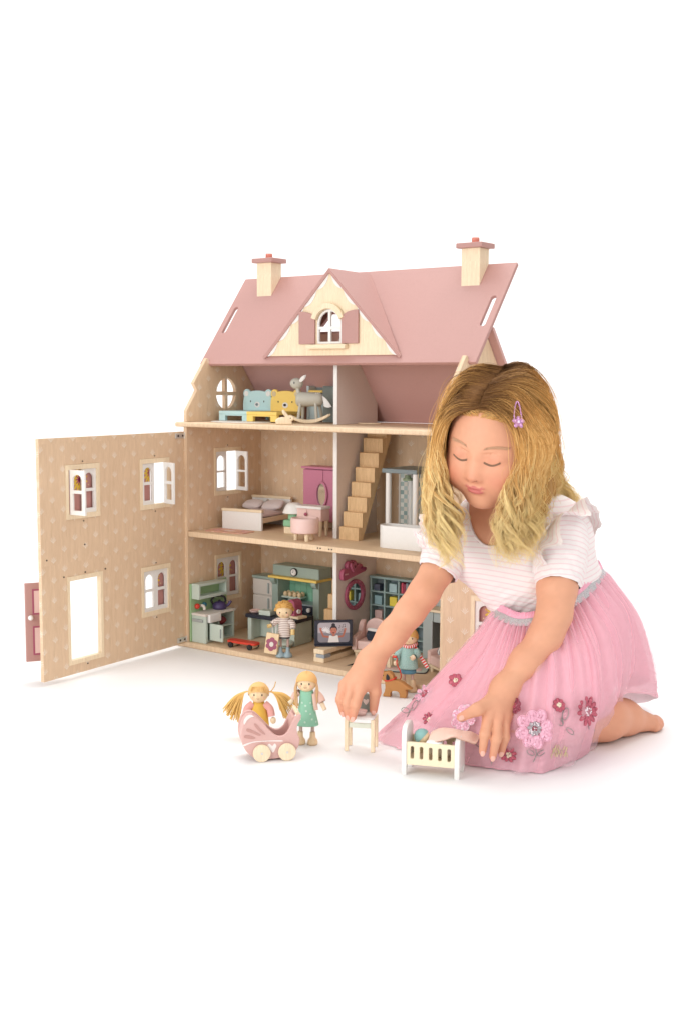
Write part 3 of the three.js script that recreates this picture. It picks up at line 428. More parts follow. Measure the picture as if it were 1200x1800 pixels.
{ const t = thing('toy_cooking_hearth', 'grey-green toy hearth with clock on the hood and yellow mantel', 'toy hearth', [0.066, Y0 + 0.0002, -0.2112]);
  pc(t, 'back_panel', bb(0.0155, 0.1045, 0.002, 0.1115, 0, 0.003), M.green); pc(t, 'leg', bb(0.0008, 0.0155, 0, 0.1117, 0, 0.0405), M.sageDark); pc(t, 'leg', bb(0.1045, 0.1195, 0, 0.1117, 0, 0.0405), M.sageDark);
  pc(t, 'mantel', bb(-0.0012, 0.1215, 0.1118, 0.1165, 0, 0.0515), M.yellow); pc(t, 'hood', bb(0.003, 0.1193, 0.1166, 0.1378, 0, 0.0408, 0.0012), M.sageDark);
  for (const x of [0.0015, 0.1055]) { const s = new THREE.Shape(); s.moveTo(0, 0); s.lineTo(0.0085, 0); s.lineTo(0.0085, -0.004); s.quadraticCurveTo(0.007, -0.0105, 0, -0.013); s.closePath(); pc(t, 'corbel', ext(s, 0.012, 0.0006).rotateY(-Math.PI / 2).translate(x + 0.0125, 0.1114, 0.0408), M.sageDark); }
  for (let i = 0; i < 6; i++) for (let j = 0; j < 4; j++) pc(t, 'tile', bb(0.0162 + i * 0.01465, 0.0302 + i * 0.01465, 0.055 + j * 0.0138, 0.0684 + j * 0.0138, 0.003, 0.0037, 0.0003), paint([0x86bb9f, 0x7fb598, 0x8cbfa4][(i + 2 * j) % 3], 0.35));
  const c = pc(t, 'clock_case', cyl(0.0082, 0.0082, 0.003, 0, 0, 0, 32).rotateX(Math.PI / 2).translate(0.0588, 0.127, 0.0423), M.black); obj('clock_face', cyl(0.0064, 0.0064, 0.001, 0, 0, 0, 32).rotateX(Math.PI / 2).translate(0.0588, 0.127, 0.0442), M.white, c);
  obj('clock_hand', bb(0.0585, 0.0591, 0.1268, 0.1318, 0.0448, 0.0452, 0.0001), M.black, c); obj('clock_hand', bb(0.0556, 0.0590, 0.1267, 0.1273, 0.0448, 0.0452, 0.0001), M.black, c);
  const o = thing('toy_stove', 'black toy stove with grey hob and white knobs under the hearth', 'toy stove', [0.0822, Y0 + 0.0002, -0.2075]);
  pc(o, 'case', bb(0, 0.0876, 0, 0.0612, 0, 0.0325), M.navy); pc(o, 'hob', bb(-0.0002, 0.0878, 0.0613, 0.0648, 0, 0.0345), paint(0x8f9ba0, 0.35)); pc(o, 'oven_door', bb(0.006, 0.082, 0.006, 0.046, 0.0326, 0.0342), M.black);
  for (const x of [0.012, 0.034, 0.056, 0.0755]) pc(o, 'knob', cyl(0.0045, 0.0045, 0.003, 0, 0, 0, 20).rotateX(Math.PI / 2).translate(x, 0.0538, 0.0342), M.white);
  const e = thing('toy_egg_tray', 'raised pale grey tray holding rows of wooden eggs on the stove', 'egg tray', [0.108, Y0 + 0.0653, -0.19], 0.05); pc(e, 'pot', lathe([[0, 0], [0.012, 0], [0.0125, 0.0058], [0, 0.006]]), M.sageDark); pc(e, 'tray', bb(-0.0235, 0.0235, 0.0061, 0.0098, -0.011, 0.011, 0.0012), M.sage);
  for (let i = 0; i < 4; i++) for (let j = 0; j < 2; j++) pc(e, 'egg', ell(0.0048, 0.0056, 0.0048, -0.0172 + i * 0.0115, 0.0135, -0.005 + j * 0.0105, 16), M.doll);
}
{ const t = thing('toy_kitchen_island', 'sage toy kitchen island with navy worktop', 'toy table', [0.0745, Y0 + 0.0002, -0.086], 0.03);
  pc(t, 'worktop', bb(-0.0025, 0.1185, 0.0440, 0.0512, -0.058, 0.002), M.navy);
  for (const [x, z] of [[0.001, -0.0095], [0.1065, -0.0095]]) pc(t, 'leg', bb(x, x + 0.0092, 0, 0.0439, z, z + 0.0092), M.sage); pc(t, 'side_panel', bb(0.001, 0.0075, 0.0005, 0.0438, -0.056, -0.0096), M.sage); pc(t, 'side_panel', bb(0.1092, 0.1157, 0.0005, 0.0438, -0.056, -0.0096), M.sage); pc(t, 'inner_panel', bb(0.0076, 0.1091, 0.002, 0.0438, -0.034, -0.031), M.sage);
  const p = thing('toy_bowl', 'pale pink round toy dish on the island', 'toy dish', [0.081, Y0 + 0.0515, -0.102]); pc(p, 'dish', lathe([[0, 0.0005], [0.0085, 0], [0.0115, 0.005], [0.0105, 0.0058], [0.0075, 0.002], [0, 0.002]], 32), M.pinkPale); 
  const b = thing('toy_pan', 'pale sage square toy pan with stubby handle on the island', 'toy pan', [0.115, Y0 + 0.0515, -0.098], 0.1); pc(b, 'pan', bb(-0.0135, 0.0135, 0, 0.0098, -0.009, 0.009, 0.0014), M.sage); pc(b, 'handle', bb(-0.0205, -0.0136, 0.004, 0.0068, -0.0018, 0.0018), M.pale);
  const m = thing('toy_coffee_machine', 'dark red arched toy coffee machine on a wooden board', 'toy coffee machine', [0.1725, Y0 + 0.0515, -0.112], -0.1); pc(m, 'board', bb(-0.0165, 0.0225, 0, 0.0046, -0.012, 0.0135, 0.0014), M.pale);
  const s = arch(-0.0105, 0.0105, 0.0047, 0.036); const w = rect(-0.0065, 0.0065, 0.0095, 0.0185); s.holes.push(w); pc(m, 'body', [ext(s, 0.0215, 0.0012).translate(0, 0, -0.0105)], M.rose); pc(m, 'recess', bb(-0.0066, 0.0066, 0.0094, 0.0186, -0.0095, 0.001), paint(0x702a40, 0.5));
  pc(m, 'spout_block', bb(-0.006, 0.006, 0.0175, 0.0235, 0.0075, 0.0135), M.greyDeer); pc(m, 'button', cyl(0.0028, 0.0028, 0.002, 0, 0, 0, 18).rotateX(Math.PI / 2).translate(0, 0.028, 0.0116), M.white); pc(m, 'knob', cyl(0.0042, 0.0042, 0.003, 0, 0, 0, 18).rotateZ(Math.PI / 2).translate(0.0122, 0.013, 0.001), M.white);
  const q = thing('toy_pouffe', 'low round grey-green toy stool behind the boy doll', 'toy stool', [0.181, Y0 + 0.0002, -0.075]); pc(q, 'seat', lathe([[0, 0.006], [0.014, 0.006], [0.0145, 0.0075], [0.014, 0.012], [0, 0.0125]]), M.sage); pc(q, 'foot', lathe([[0, 0], [0.011, 0], [0.0095, 0.0059], [0, 0.006]]), M.sageDark);
}
{ const t = thing('toy_skateboard', 'red toy skateboard with black wheels', 'toy skateboard', [0.1185, Y0 + 0.0002, -0.0255], 0.07);
  pc(t, 'deck', ext(rrect(-0.0345, 0.0345, -0.011, 0.011, 0.010), 0.0042, 0.0008).rotateX(-Math.PI / 2).translate(0, 0.0088, 0), M.red);
  for (const x of [-0.0225, 0.0225]) { pc(t, 'axle', bb(x - 0.0052, x + 0.0052, 0.0028, 0.0086, -0.0085, 0.0085), M.pale); for (const z of [-1, 1]) { const w = pc(t, 'wheel', cyl(0.0053, 0.0053, 0.0042, 0, 0, 0, 22).rotateX(Math.PI / 2).translate(x, 0.0053, z * 0.0108), M.black); obj('hub', cyl(0.0016, 0.0016, 0.0006, 0, 0, 0, 12).rotateX(Math.PI / 2).translate(x, 0.0053, z * 0.0132), M.dark, w); } } }
// television with its printed picture, on a slotted wooden bench
const tvTex = canvasTex(1024, 640, (c, w, h) => {
  c.fillStyle = '#b9b1b6'; c.fillRect(0, 0, w, h); c.fillStyle = '#8b8890'; c.fillRect(0, h * 0.52, w, h * 0.48);
  c.fillStyle = '#ece9ea'; for (let k = 0; k < 9; k++) { c.save(); c.translate(250, 300); c.rotate(-2.6 + k * 0.36); c.beginPath(); c.ellipse(95, 0, 78, 15, 0, 0, TAU); c.fill(); c.restore(); }
  c.lineCap = 'round'; c.strokeStyle = '#b9705c'; c.lineWidth = 62; c.beginPath(); c.moveTo(400, 470); c.lineTo(180, 440); c.lineTo(95, 240); c.stroke(); c.beginPath(); c.moveTo(620, 470); c.lineTo(810, 440); c.lineTo(870, 270); c.stroke();
  c.fillStyle = '#c07a66'; for (const [x, y, s] of [[90, 215, -1], [880, 235, 1]]) for (let k = -2; k <= 2; k++) { c.beginPath(); c.ellipse(x + k * 13, y - 30 + Math.abs(k) * 9, 9, 34, k * 0.22, 0, TAU); c.fill(); }
  c.fillStyle = '#b9705c'; c.fillRect(468, 330, 84, 110); c.fillStyle = '#efeae6'; c.beginPath(); c.moveTo(330, 640); c.lineTo(372, 420); c.quadraticCurveTo(395, 405, 425, 415); c.quadraticCurveTo(510, 470, 595, 415); c.quadraticCurveTo(628, 405, 650, 420); c.lineTo(690, 640); c.fill();
  c.fillStyle = '#2c2a30'; c.beginPath(); c.arc(505, 80, 62, 0, TAU); c.fill(); c.beginPath(); c.ellipse(510, 220, 118, 130, 0, 0, TAU); c.fill(); c.fillStyle = '#c6806a'; c.beginPath(); c.ellipse(510, 265, 104, 118, 0, 0, TAU); c.fill();
  c.fillStyle = '#2c2a30'; c.beginPath(); c.ellipse(510, 168, 108, 50, 0, Math.PI, TAU); c.fill(); c.strokeStyle = '#3a2a2a'; c.lineWidth = 7; for (const x of [462, 558]) { c.beginPath(); c.arc(x, 255, 18, Math.PI * 1.1, Math.PI * 1.9); c.stroke(); } c.fillStyle = '#7a2b33'; c.beginPath(); c.arc(510, 318, 36, 0, Math.PI); c.fill(); c.fillStyle = '#d4635f'; for (const x of [440, 580]) { c.beginPath(); c.arc(x, 300, 20, 0, TAU); c.fill(); }
  const note = (x, y, s, two) => { c.strokeStyle = c.fillStyle = '#26242b'; c.lineWidth = 9 * s; c.beginPath(); c.ellipse(x, y, 17 * s, 12 * s, -0.3, 0, TAU); c.fill(); c.beginPath(); c.moveTo(x + 14 * s, y); c.lineTo(x + 14 * s, y - 80 * s); c.stroke(); if (two) { c.beginPath(); c.ellipse(x + 70 * s, y - 12 * s, 17 * s, 12 * s, -0.3, 0, TAU); c.fill(); c.beginPath(); c.moveTo(x + 84 * s, y - 12 * s); c.lineTo(x + 84 * s, y - 94 * s); c.lineTo(x + 14 * s, y - 80 * s); c.stroke(); } else { c.beginPath(); c.moveTo(x + 14 * s, y - 80 * s); c.lineTo(x + 40 * s, y - 48 * s); c.stroke(); } };
  note(690, 170, 1, false); note(790, 150, 1.05, true); note(690, 330, 0.85, false); note(760, 290, 0.85, true);
});
{ const t = thing('toy_tv_bench', 'low wooden toy bench with slot and grey bar under the television', 'toy bench', [0.2925, Y0 + 0.0002, -0.018], 0.02);
  const s = poly([[0, 0], [0.0228, 0], [0.0228, 0.0235], [0, 0.0235]]); s.holes.push(rect(0.0052, 0.02279, 0.0098, 0.0155)); 
  pc(t, 'lower_plank', bb(0, 0.0228, 0, 0.0092, -0.122, 0), M.pale); pc(t, 'upper_plank', bb(0, 0.0228, 0.0152, 0.0236, -0.122, 0), M.pale); pc(t, 'spine', bb(0.0003, 0.0055, 0.0093, 0.0151, -0.1215, -0.0004), M.pale); pc(t, 'bar', bb(0.0056, 0.0245, 0.0082, 0.0148, -0.020, 0.001, 0.0014), paint(0x9aa2aa, 0.45));
  const v = thing('toy_television', 'toy television showing a singing woman with music notes', 'toy television', [0.3065, Y0 + 0.0240, -0.0585], 0.74);
  pc(v, 'case', bb(-0.0345, 0.0345, 0.0026, 0.0475, -0.0045, 0.0032, 0.0012), M.navy); pc(v, 'foot', bb(-0.0345, 0.0345, 0, 0.0028, -0.0085, 0.0075), M.navy);
  const g = ext(rrect(-0.0287, 0.0287, 0.0072, 0.0435, 0.006), 0.0006), q = g.attributes.uv; for (let i = 0; i < q.count; i++) q.setXY(i, (q.getX(i) + 0.0287) / 0.0574, (q.getY(i) - 0.0072) / 0.0363); pc(v, 'screen', g.translate(0, 0, 0.0033), new THREE.MeshStandardMaterial({ map: tvTex, roughness: 0.45 }), true);
}
{ // on the divider
  const t = thing('toy_wall_mirror', 'oval toy wall mirror with dark rose frame on the divider', 'toy mirror', [0.2892, 0.1155, -0.1439], Math.PI / 2);
  const r = new THREE.Shape(); r.absellipse(0, 0, 0.0305, 0.0288, 0, TAU); const h = new THREE.Path(); h.absellipse(0, 0, 0.0222, 0.0212, 0, TAU, true); r.holes.push(h); pc(t, 'frame', ext(r, 0.005, 0.001, 28).translate(0, 0, 0.0003), M.rose); const m = new THREE.Shape(); m.absellipse(0, 0, 0.0221, 0.0211, 0, TAU); pc(t, 'mirror', ext(m, 0.0016, 0, 28).translate(0, 0, 0.0005), M.mirror);
  for (let k = 0; k < 16; k++) { const a = k / 16 * TAU; pc(t, 'stud', ell(0.0011, 0.0011, 0.0007, Math.cos(a) * 0.0264, Math.sin(a) * 0.025, 0.0053, 8), paint(0xb57f86, 0.5)); }
  const u = thing('toy_coat_hook', 'dark rose toy wall hook with flower shapes above the mirror', 'toy hook', [0.2892, 0.156, -0.134], Math.PI / 2);
  const b = new THREE.Shape(); b.moveTo(-0.0365, -0.004); b.bezierCurveTo(-0.04, 0.010, -0.03, 0.0165, -0.021, 0.0125); b.bezierCurveTo(-0.026, 0.024, -0.014, 0.0285, -0.006, 0.0255); b.bezierCurveTo(-0.002, 0.028, 0.008, 0.027, 0.007, 0.0145); b.bezierCurveTo(0.015, 0.022, 0.024, 0.018, 0.026, 0.012); b.lineTo(0.034, 0.008); b.bezierCurveTo(0.038, 0.004, 0.034, 0, 0.03, 0.001); b.lineTo(-0.02, -0.0075); b.bezierCurveTo(-0.03, -0.010, -0.036, -0.008, -0.0365, -0.004);
  pc(u, 'plate', ext(b, 0.009, 0.0016, 16).translate(0, 0, 0.0003), M.rose); const hs = (x, y, s) => { const q = new THREE.Shape(); q.moveTo(x, y - s); q.bezierCurveTo(x - s * 1.6, y + s * 0.4, x - s * 0.6, y + s * 1.3, x, y + s * 0.4); q.bezierCurveTo(x + s * 0.6, y + s * 1.3, x + s * 1.6, y + s * 0.4, x, y - s); return q; };
  pc(u, 'heart_block', ext(hs(-0.008, 0.0155, 0.010), 0.004, 0.0007).translate(0, 0, 0.0094), paint(0xb06078, 0.5)); pc(u, 'heart', ext(hs(-0.006, 0.0155, 0.003), 0.001).translate(0, 0, 0.0136), paint(0x6b2a3f, 0.5)); pc(u, 'peg', cyl(0.003, 0.003, 0.012, 0, 0, 0, 14).rotateX(Math.PI / 2).translate(0.022, 0.009, 0.012), paint(0x7a3148, 0.5)); pc(u, 'slot', bb(-0.031, -0.021, 0.0018, 0.0045, 0.0092, 0.0100), paint(0xcf9fa4, 0.5));
}
{ // bookshelf
  const t = thing('toy_bookshelf', 'blue-grey toy bookshelf with open cubbies against the back wall', 'toy bookshelf', [0.2925, Y0 + 0.0002, -0.212], 0);
  const m = paint(0x93aaa6, 0.5), cols = [0, 0.0315, 0.0635, 0.0955, 0.126], rows = [0.0015, 0.021, 0.0475, 0.0775, 0.104, 0.1305];
  pc(t, 'back_panel', bb(0.001, 0.129, 0.001, 0.1325, 0, 0.0018), M.slate); for (const x of cols) pc(t, 'upright', bb(x, x + 0.0038, 0, 0.1305, 0.0019, 0.0215), m); for (let j = 0; j < 6; j++) if (j === 5) pc(t, 'top', bb(-0.001, 0.1308, 0.1306, 0.1352, 0, 0.0225), m); else for (let i = 0; i < 4; i++) pc(t, 'shelf', bb(cols[i] + 0.0039, cols[i + 1] - 0.0001, rows[j], rows[j] + 0.0032, 0.0019, 0.0212), m);
  const put = (n, i, j, w, h, c, label, cat, off = 0.006, grp) => { const q = thing(n, label, cat, [0.2925 + cols[i] + off + w / 2, Y0 + 0.0004 + rows[j] + 0.0032, -0.212 + 0.0115], 0, grp); pc(q, n === 'toy_book' ? 'cover' : 'box', bb(-w / 2, w / 2, 0, h, -0.008, 0.0085), paint(c, 0.5)); if (n === 'toy_book') pc(q, 'pages', bb(-w / 2 + 0.0008, w / 2 - 0.0008, 0.0006, h - 0.0006, -0.0078, -0.0082 + 0.016), M.cream); return q; };
  put('toy_storage_box', 1, 4, 0.017, 0.0165, 0xa9c4c6, 'pale blue box in the top middle bookshelf cubby', 'toy box', 0.0115); put('toy_storage_box', 0, 3, 0.0165, 0.017, 0x8fb0b4, 'blue-grey box in the left bookshelf cubby second from top', 'toy box', 0.0095); put('toy_storage_box', 1, 3, 0.0165, 0.0175, 0xe6cf4d, 'yellow box in the bookshelf', 'toy box', 0.0125);
  put('toy_storage_box', 0, 2, 0.0165, 0.0185, 0xd9b7b0, 'pale pink box in the left bookshelf cubby above the floor cubbies', 'toy box', 0.0105); put('toy_storage_box', 0, 4, 0.0135, 0.012, 0x4d5566, 'dark navy box in the top left bookshelf cubby', 'toy box', 0.008);
  [0xc2485c, 0x9c3d55, 0x8f979b, 0x5c7c93].forEach((c, i) => put('toy_book', 2, 4, 0.0046, 0.0205 - (i % 2) * 0.002, c, ['upright pinkish red book leftmost on the top bookshelf row', 'upright dark crimson book beside the pinkish red one', 'upright grey book beside the crimson one', 'upright blue book at the right of the book row'][i], 'toy book', 0.007 + i * 0.0052)); put('toy_book', 2, 3, 0.0052, 0.0215, 0xb23f57, 'red book in the lower book cubby', 'toy book', 0.0085); put('toy_storage_box', 1, 2, 0.0165, 0.013, 0x7f9ea0, 'dull teal box under the yellow box', 'toy box', 0.0105);
}
function armchair(x, z, turn, label, extra) {
  const t = thing('toy_armchair', label, 'toy armchair', [x, Y0 + 0.0002, z], turn);
  for (const s of [-1, 1]) { const a = new THREE.Shape(); a.moveTo(-0.024, 0.014); a.lineTo(0.026, 0.014); a.lineTo(0.026, 0.036); a.bezierCurveTo(0.018, 0.042, 0.006, 0.038, -0.004, 0.043); a.bezierCurveTo(-0.008, 0.056, -0.014, 0.062, -0.024, 0.062); a.closePath(); pc(t, 'arm', ext(a, 0.0105, 0.0025).rotateY(-Math.PI / 2).translate(s * 0.027 + 0.00525, 0, 0), M.pinkPale); }
  pc(t, 'seat', bb(-0.0215, 0.0215, 0.0142, 0.031, -0.02, 0.0255, 0.003), M.pinkPale); const b = arch(-0.0215, 0.0215, 0.031, 0.067); pc(t, 'backrest', ext(b, 0.009, 0.002).translate(0, 0, -0.0255), M.pinkPale);
  pc(t, 'base', [bb(-0.029, 0.029, 0.0085, 0.014, -0.022, 0.024, 0.002)], M.pale); for (const [a, c] of [[-1, -1], [1, -1], [-1, 1], [1, 1]]) pc(t, 'leg', cyl(0.0038, 0.003, 0.0085, a * 0.024, 0.00425, c * 0.019, 12), M.pale);
  return t;
}
armchair(0.349, -0.122, 0.25, 'pale pink toy armchair partly behind the television, dark cushion on it');
armchair(0.5330, -0.088, -0.55, 'pale pink toy armchair beside the scarf doll, striped cushion on it');
{ const a = thing('toy_cushion', 'dark navy and white cushion on the armchair behind the television', 'cushion', [0.357, Y0 + 0.041, -0.112], 0.3); pc(a, 'cushion', pillowGeo(0.026, 0.024, 0.009), cloth(0x30343f)); pc(a, 'white_band', pillowGeo(0.0262, 0.008, 0.0094).translate(0, 0.009, 0), cloth(0xe4e0dc)); a.rotation.x = -0.3;
  const st = canvasTex(256, 256, (c, w, h) => { c.fillStyle = '#ece8e2'; c.fillRect(0, 0, w, h); c.fillStyle = '#5d6f80'; for (let k = 0; k < 4; k++) c.fillRect(k * 64 + 12, 0, 26, h); }); st.repeat.set(1 / 0.03, 1 / 0.03);
  const b = thing('toy_cushion', 'white and blue striped cushion on the armchair beside the scarf doll', 'cushion', [0.528, Y0 + 0.0425, -0.082], -0.35); pc(b, 'cushion', pillowGeo(0.03, 0.022, 0.010), new THREE.MeshStandardMaterial({ map: st, roughness: 0.9 })); b.rotation.x = -0.75; }
{ const t = thing('toy_fireplace', 'grey toy fireplace with pale wood mantel and dark opening at the right wall', 'toy fireplace', [0.432, Y0 + 0.0002, -0.206]);
  pc(t, 'column', bb(0, 0.022, 0, 0.0885, 0, 0.045), M.grey); pc(t, 'column', bb(0.075, 0.097, 0, 0.0885, 0, 0.045), M.grey); pc(t, 'lintel', bb(0.0221, 0.0749, 0.069, 0.0885, 0, 0.044), M.grey); pc(t, 'mantel', bb(-0.003, 0.1, 0.0886, 0.0935, -0.002, 0.052), M.paleH); pc(t, 'firebox', bb(0.0221, 0.0749, 0.001, 0.0688, 0, 0.006), M.black);
  pc(t, 'moulding', [bb(0.019, 0.0222, 0, 0.071, 0.0452, 0.0475)], paint(0xb3b7b6, 0.5)); pc(t, 'upper_case', bb(0, 0.097, 0.0936, 0.13, 0, 0.02), M.grey);
  const u = thing('toy_log', 'dark blue toy block inside the fireplace opening', 'toy block', [0.4775, Y0 + 0.0004, -0.18]); pc(u, 'block', bb(-0.014, 0.014, 0, 0.026, -0.007, 0.007), paint(0x3d4a63, 0.5));
  const r = thing('toy_rug', 'pale green and pink rug with navy border at the living room edge', 'toy rug', [0.455, Y0 + 0.0002, -0.062], 0.42); pc(r, 'border', ext(rrect(-0.045, 0.045, -0.019, 0.019, 0.01), 0.0014).rotateX(-Math.PI / 2), M.navy); pc(r, 'field', ext(rrect(-0.0435, 0.0435, -0.0175, 0.0175, 0.009), 0.0006).rotateX(-Math.PI / 2).translate(0, 0.0015, 0), M.sage); pc(r, 'centre', ext(rrect(-0.034, 0.034, -0.011, 0.011, 0.006), 0.0006).rotateX(-Math.PI / 2).translate(0, 0.0022, 0), M.pinkPale);
  const c = thing('toy_coffee_table', 'low pale wooden toy coffee table on the living room rug', 'toy table', [0.446, Y0 + 0.0032, -0.07], 0.42); pc(c, 'top', bb(-0.024, 0.024, 0.021, 0.025, -0.0125, 0.0125), M.pale); for (const [a, b] of [[-1, -1], [1, -1], [-1, 1], [1, 1]]) pc(c, 'leg', bb(a * 0.0195 - 0.003, a * 0.0195 + 0.003, 0, 0.0209, b * 0.009 - 0.003, b * 0.009 + 0.003), M.pale);
  const g = thing('toy_cane', 'thin black curved toy piece on the floor beside the girl wrist', 'toy piece', [0.376, Y0 + 0.0004, -0.055], 0.85); pc(g, 'blade', ext((() => { const s = new THREE.Shape(); s.moveTo(-0.03, 0); s.quadraticCurveTo(-0.008, 0.0035, 0.02, 0.022); s.lineTo(0.0235, 0.0185); s.quadraticCurveTo(0.003, -0.0005, -0.03, 0); return s; })(), 0.0035, 0.0006), M.black); }
// ---------- dolls, dog, pram, chair and crib ----------
const YAW = 0.6435;                                          // turned to face the front left, as the pieces on the floor do
const stripes = (a, b, n, px = 256) => canvasTex(px, px, (c, w, h) => { c.fillStyle = a; c.fillRect(0, 0, w, h); c.fillStyle = b; for (let k = 0; k < n; k++) c.fillRect(0, (k + 0.3) * h / n, w, h / n * 0.36); });
const knit = canvasTex(256, 256, (c, w, h) => { c.fillStyle = '#9cc4bb'; c.fillRect(0, 0, w, h); for (let i = 0; i < 2600; i++) { c.fillStyle = ['rgba(215,230,225,0.55)', 'rgba(110,160,155,0.5)', 'rgba(180,205,190,0.5)'][i % 3]; c.fillRect(rnd() * w, rnd() * h, 4, 6); } });
knit.repeat.set(1 / 0.025, 1 / 0.025);
function face(parent, cx, cy, cz, r, o = {}) {
  const put = (n, g, m) => obj(n, g.translate(cx, cy, cz), m, parent);
  const on = (x, y, k = 1) => [x * r, y * r, Math.sqrt(Math.max(0, 1 - x * x - y * y)) * r * k];
  for (const s of [-1, 1]) { const [x, y, z] = on(s * 0.40 + (o.turn || 0), 0.02); put('eye', ell(r * 0.068, r * 0.115, r * 0.05, x, y, z, 12), M.black); const [a, b, c] = on(s * 0.52 + (o.turn || 0), -0.24, 0.985); put('cheek', ell(r * 0.13, r * 0.11, r * 0.035, a, b, c, 14), paint(0xe9b49a, 0.6)); }
  const pts = []; for (let k = -4; k <= 4; k++) { const [x, y, z] = on(k * 0.035 + (o.turn || 0), -0.40 + k * k * 0.004, 1.0); pts.push([x, y, z]); } put('mouth', tube(pts, r * 0.022, 12, 6), paint(0xb0604f, 0.6));
  const [x, y, z] = on(o.turn || 0, -0.12); put('nose', ell(r * 0.05, r * 0.045, r * 0.05, x, y, z, 10), M.doll);
}
const hairM = (hex) => cloth(hex, { roughness: 0.9 });
function hairCap(r, cx, cy, cz, tilt, theta = 0.56) { const g = new THREE.SphereGeometry(r * 1.09, 32, 20, 0, TAU, 0, Math.PI * theta); return g.rotateX(-tilt).translate(cx, cy, cz); }
{ // doll in the green dress
  const t = thing('wooden_doll', 'wooden doll in mint green spotted dress with long blond hair', 'doll', [0.5665, 0.0002, 0.346], YAW - 0.12);
  pc(t, 'dress', lathe([[0, 0.0785], [0.0085, 0.0782], [0.0098, 0.0745], [0.0105, 0.062], [0.0128, 0.047], [0.0168, 0.0305], [0.0172, 0.0275], [0.0160, 0.0275], [0.0110, 0.046], [0, 0.05]], 32).scale(1, 1, 0.72), cloth(0x96cdb0));
  for (let k = 0; k < 15; k++) { const a = -1.15 + (k % 5) * 0.55 + (k % 2) * 0.1, y = 0.034 + Math.floor(k / 5) * 0.0115 + (k % 2) * 0.004, r = lerp(0.0166, 0.0112, sstep(0.03, 0.06, y)) + 0.0001; pc(t, 'spot', ell(0.0015, 0.0015, 0.0003).rotateY(a).translate(Math.sin(a) * r, y, Math.cos(a) * r * 0.72), cloth(0xc9e5d4)); }
  for (const s of [-1, 1]) { pc(t, 'leg', cyl(0.0025, 0.0025, 0.014, s * 0.0085, 0.0235, 0, 12), cloth(0xcfb8b0)); pc(t, 'boot', lathe([[0, 0], [0.0068, 0], [0.0075, 0.0025], [0.0066, 0.0065], [0.0042, 0.0098], [0.0038, 0.0175], [0, 0.018]], 20).scale(1, 1, 1.25).translate(s * 0.0088, 0, 0.0025), M.doll); }
  const h = pc(t, 'head', ell(0.0137, 0.0137, 0.0132, 0, 0.0895, 0.001, 32), M.doll); face(h, 0, 0.0895, 0.001, 0.0137);
  const hr = pc(t, 'hair', [hairCap(0.0139, 0, 0.0902, 0.0006, 0.62, 0.60), tube([[0, 0.0973, 0.0135], [0, 0.1045, 0.0065], [0, 0.1055, -0.002]], 0.00045, 10, 6)], hairM(0xe6b878));
  for (const s of [-1, 1]) obj('lock', Array.from({ length: 7 }, (_, k) => tube([[s * 0.0135, 0.091, -0.001 + k * 0.0008], [s * (0.0148 + (k % 3) * 0.0008), 0.079, 0.002 + k * 0.0006], [s * (0.0128 + (k % 4) * 0.0012), 0.066, 0.006 - (k % 2) * 0.002], [s * (0.0130 + (k % 3) * 0.0012), 0.054 + (k % 3) * 0.003, 0.0065]], 0.0013, 12, 6)), hairM(0xd9b183), hr);
  pc(t, 'cardigan', [tube([[-0.0098, 0.0745, 0], [-0.0155, 0.071, -0.001], [-0.0195, 0.064, 0.001]], 0.0047, 10, 12), tube([[0.0098, 0.0745, 0], [0.017, 0.0705, 0], [0.0225, 0.062, 0.003]], 0.0054, 10, 12), tube([[0.0108, 0.074, 0.0045], [0.0125, 0.062, 0.0065], [0.0145, 0.0515, 0.0075]], 0.0030, 10, 10)], cloth(0xe3bfae));
  pc(t, 'hand', tube([[-0.0198, 0.063, 0.001], [-0.0245, 0.0585, 0.005]], 0.0031, 4, 12), M.pale); pc(t, 'hand', tube([[0.0218, 0.0605, 0.003], [0.0268, 0.0515, 0.006]], 0.0031, 4, 12), M.pale);
}
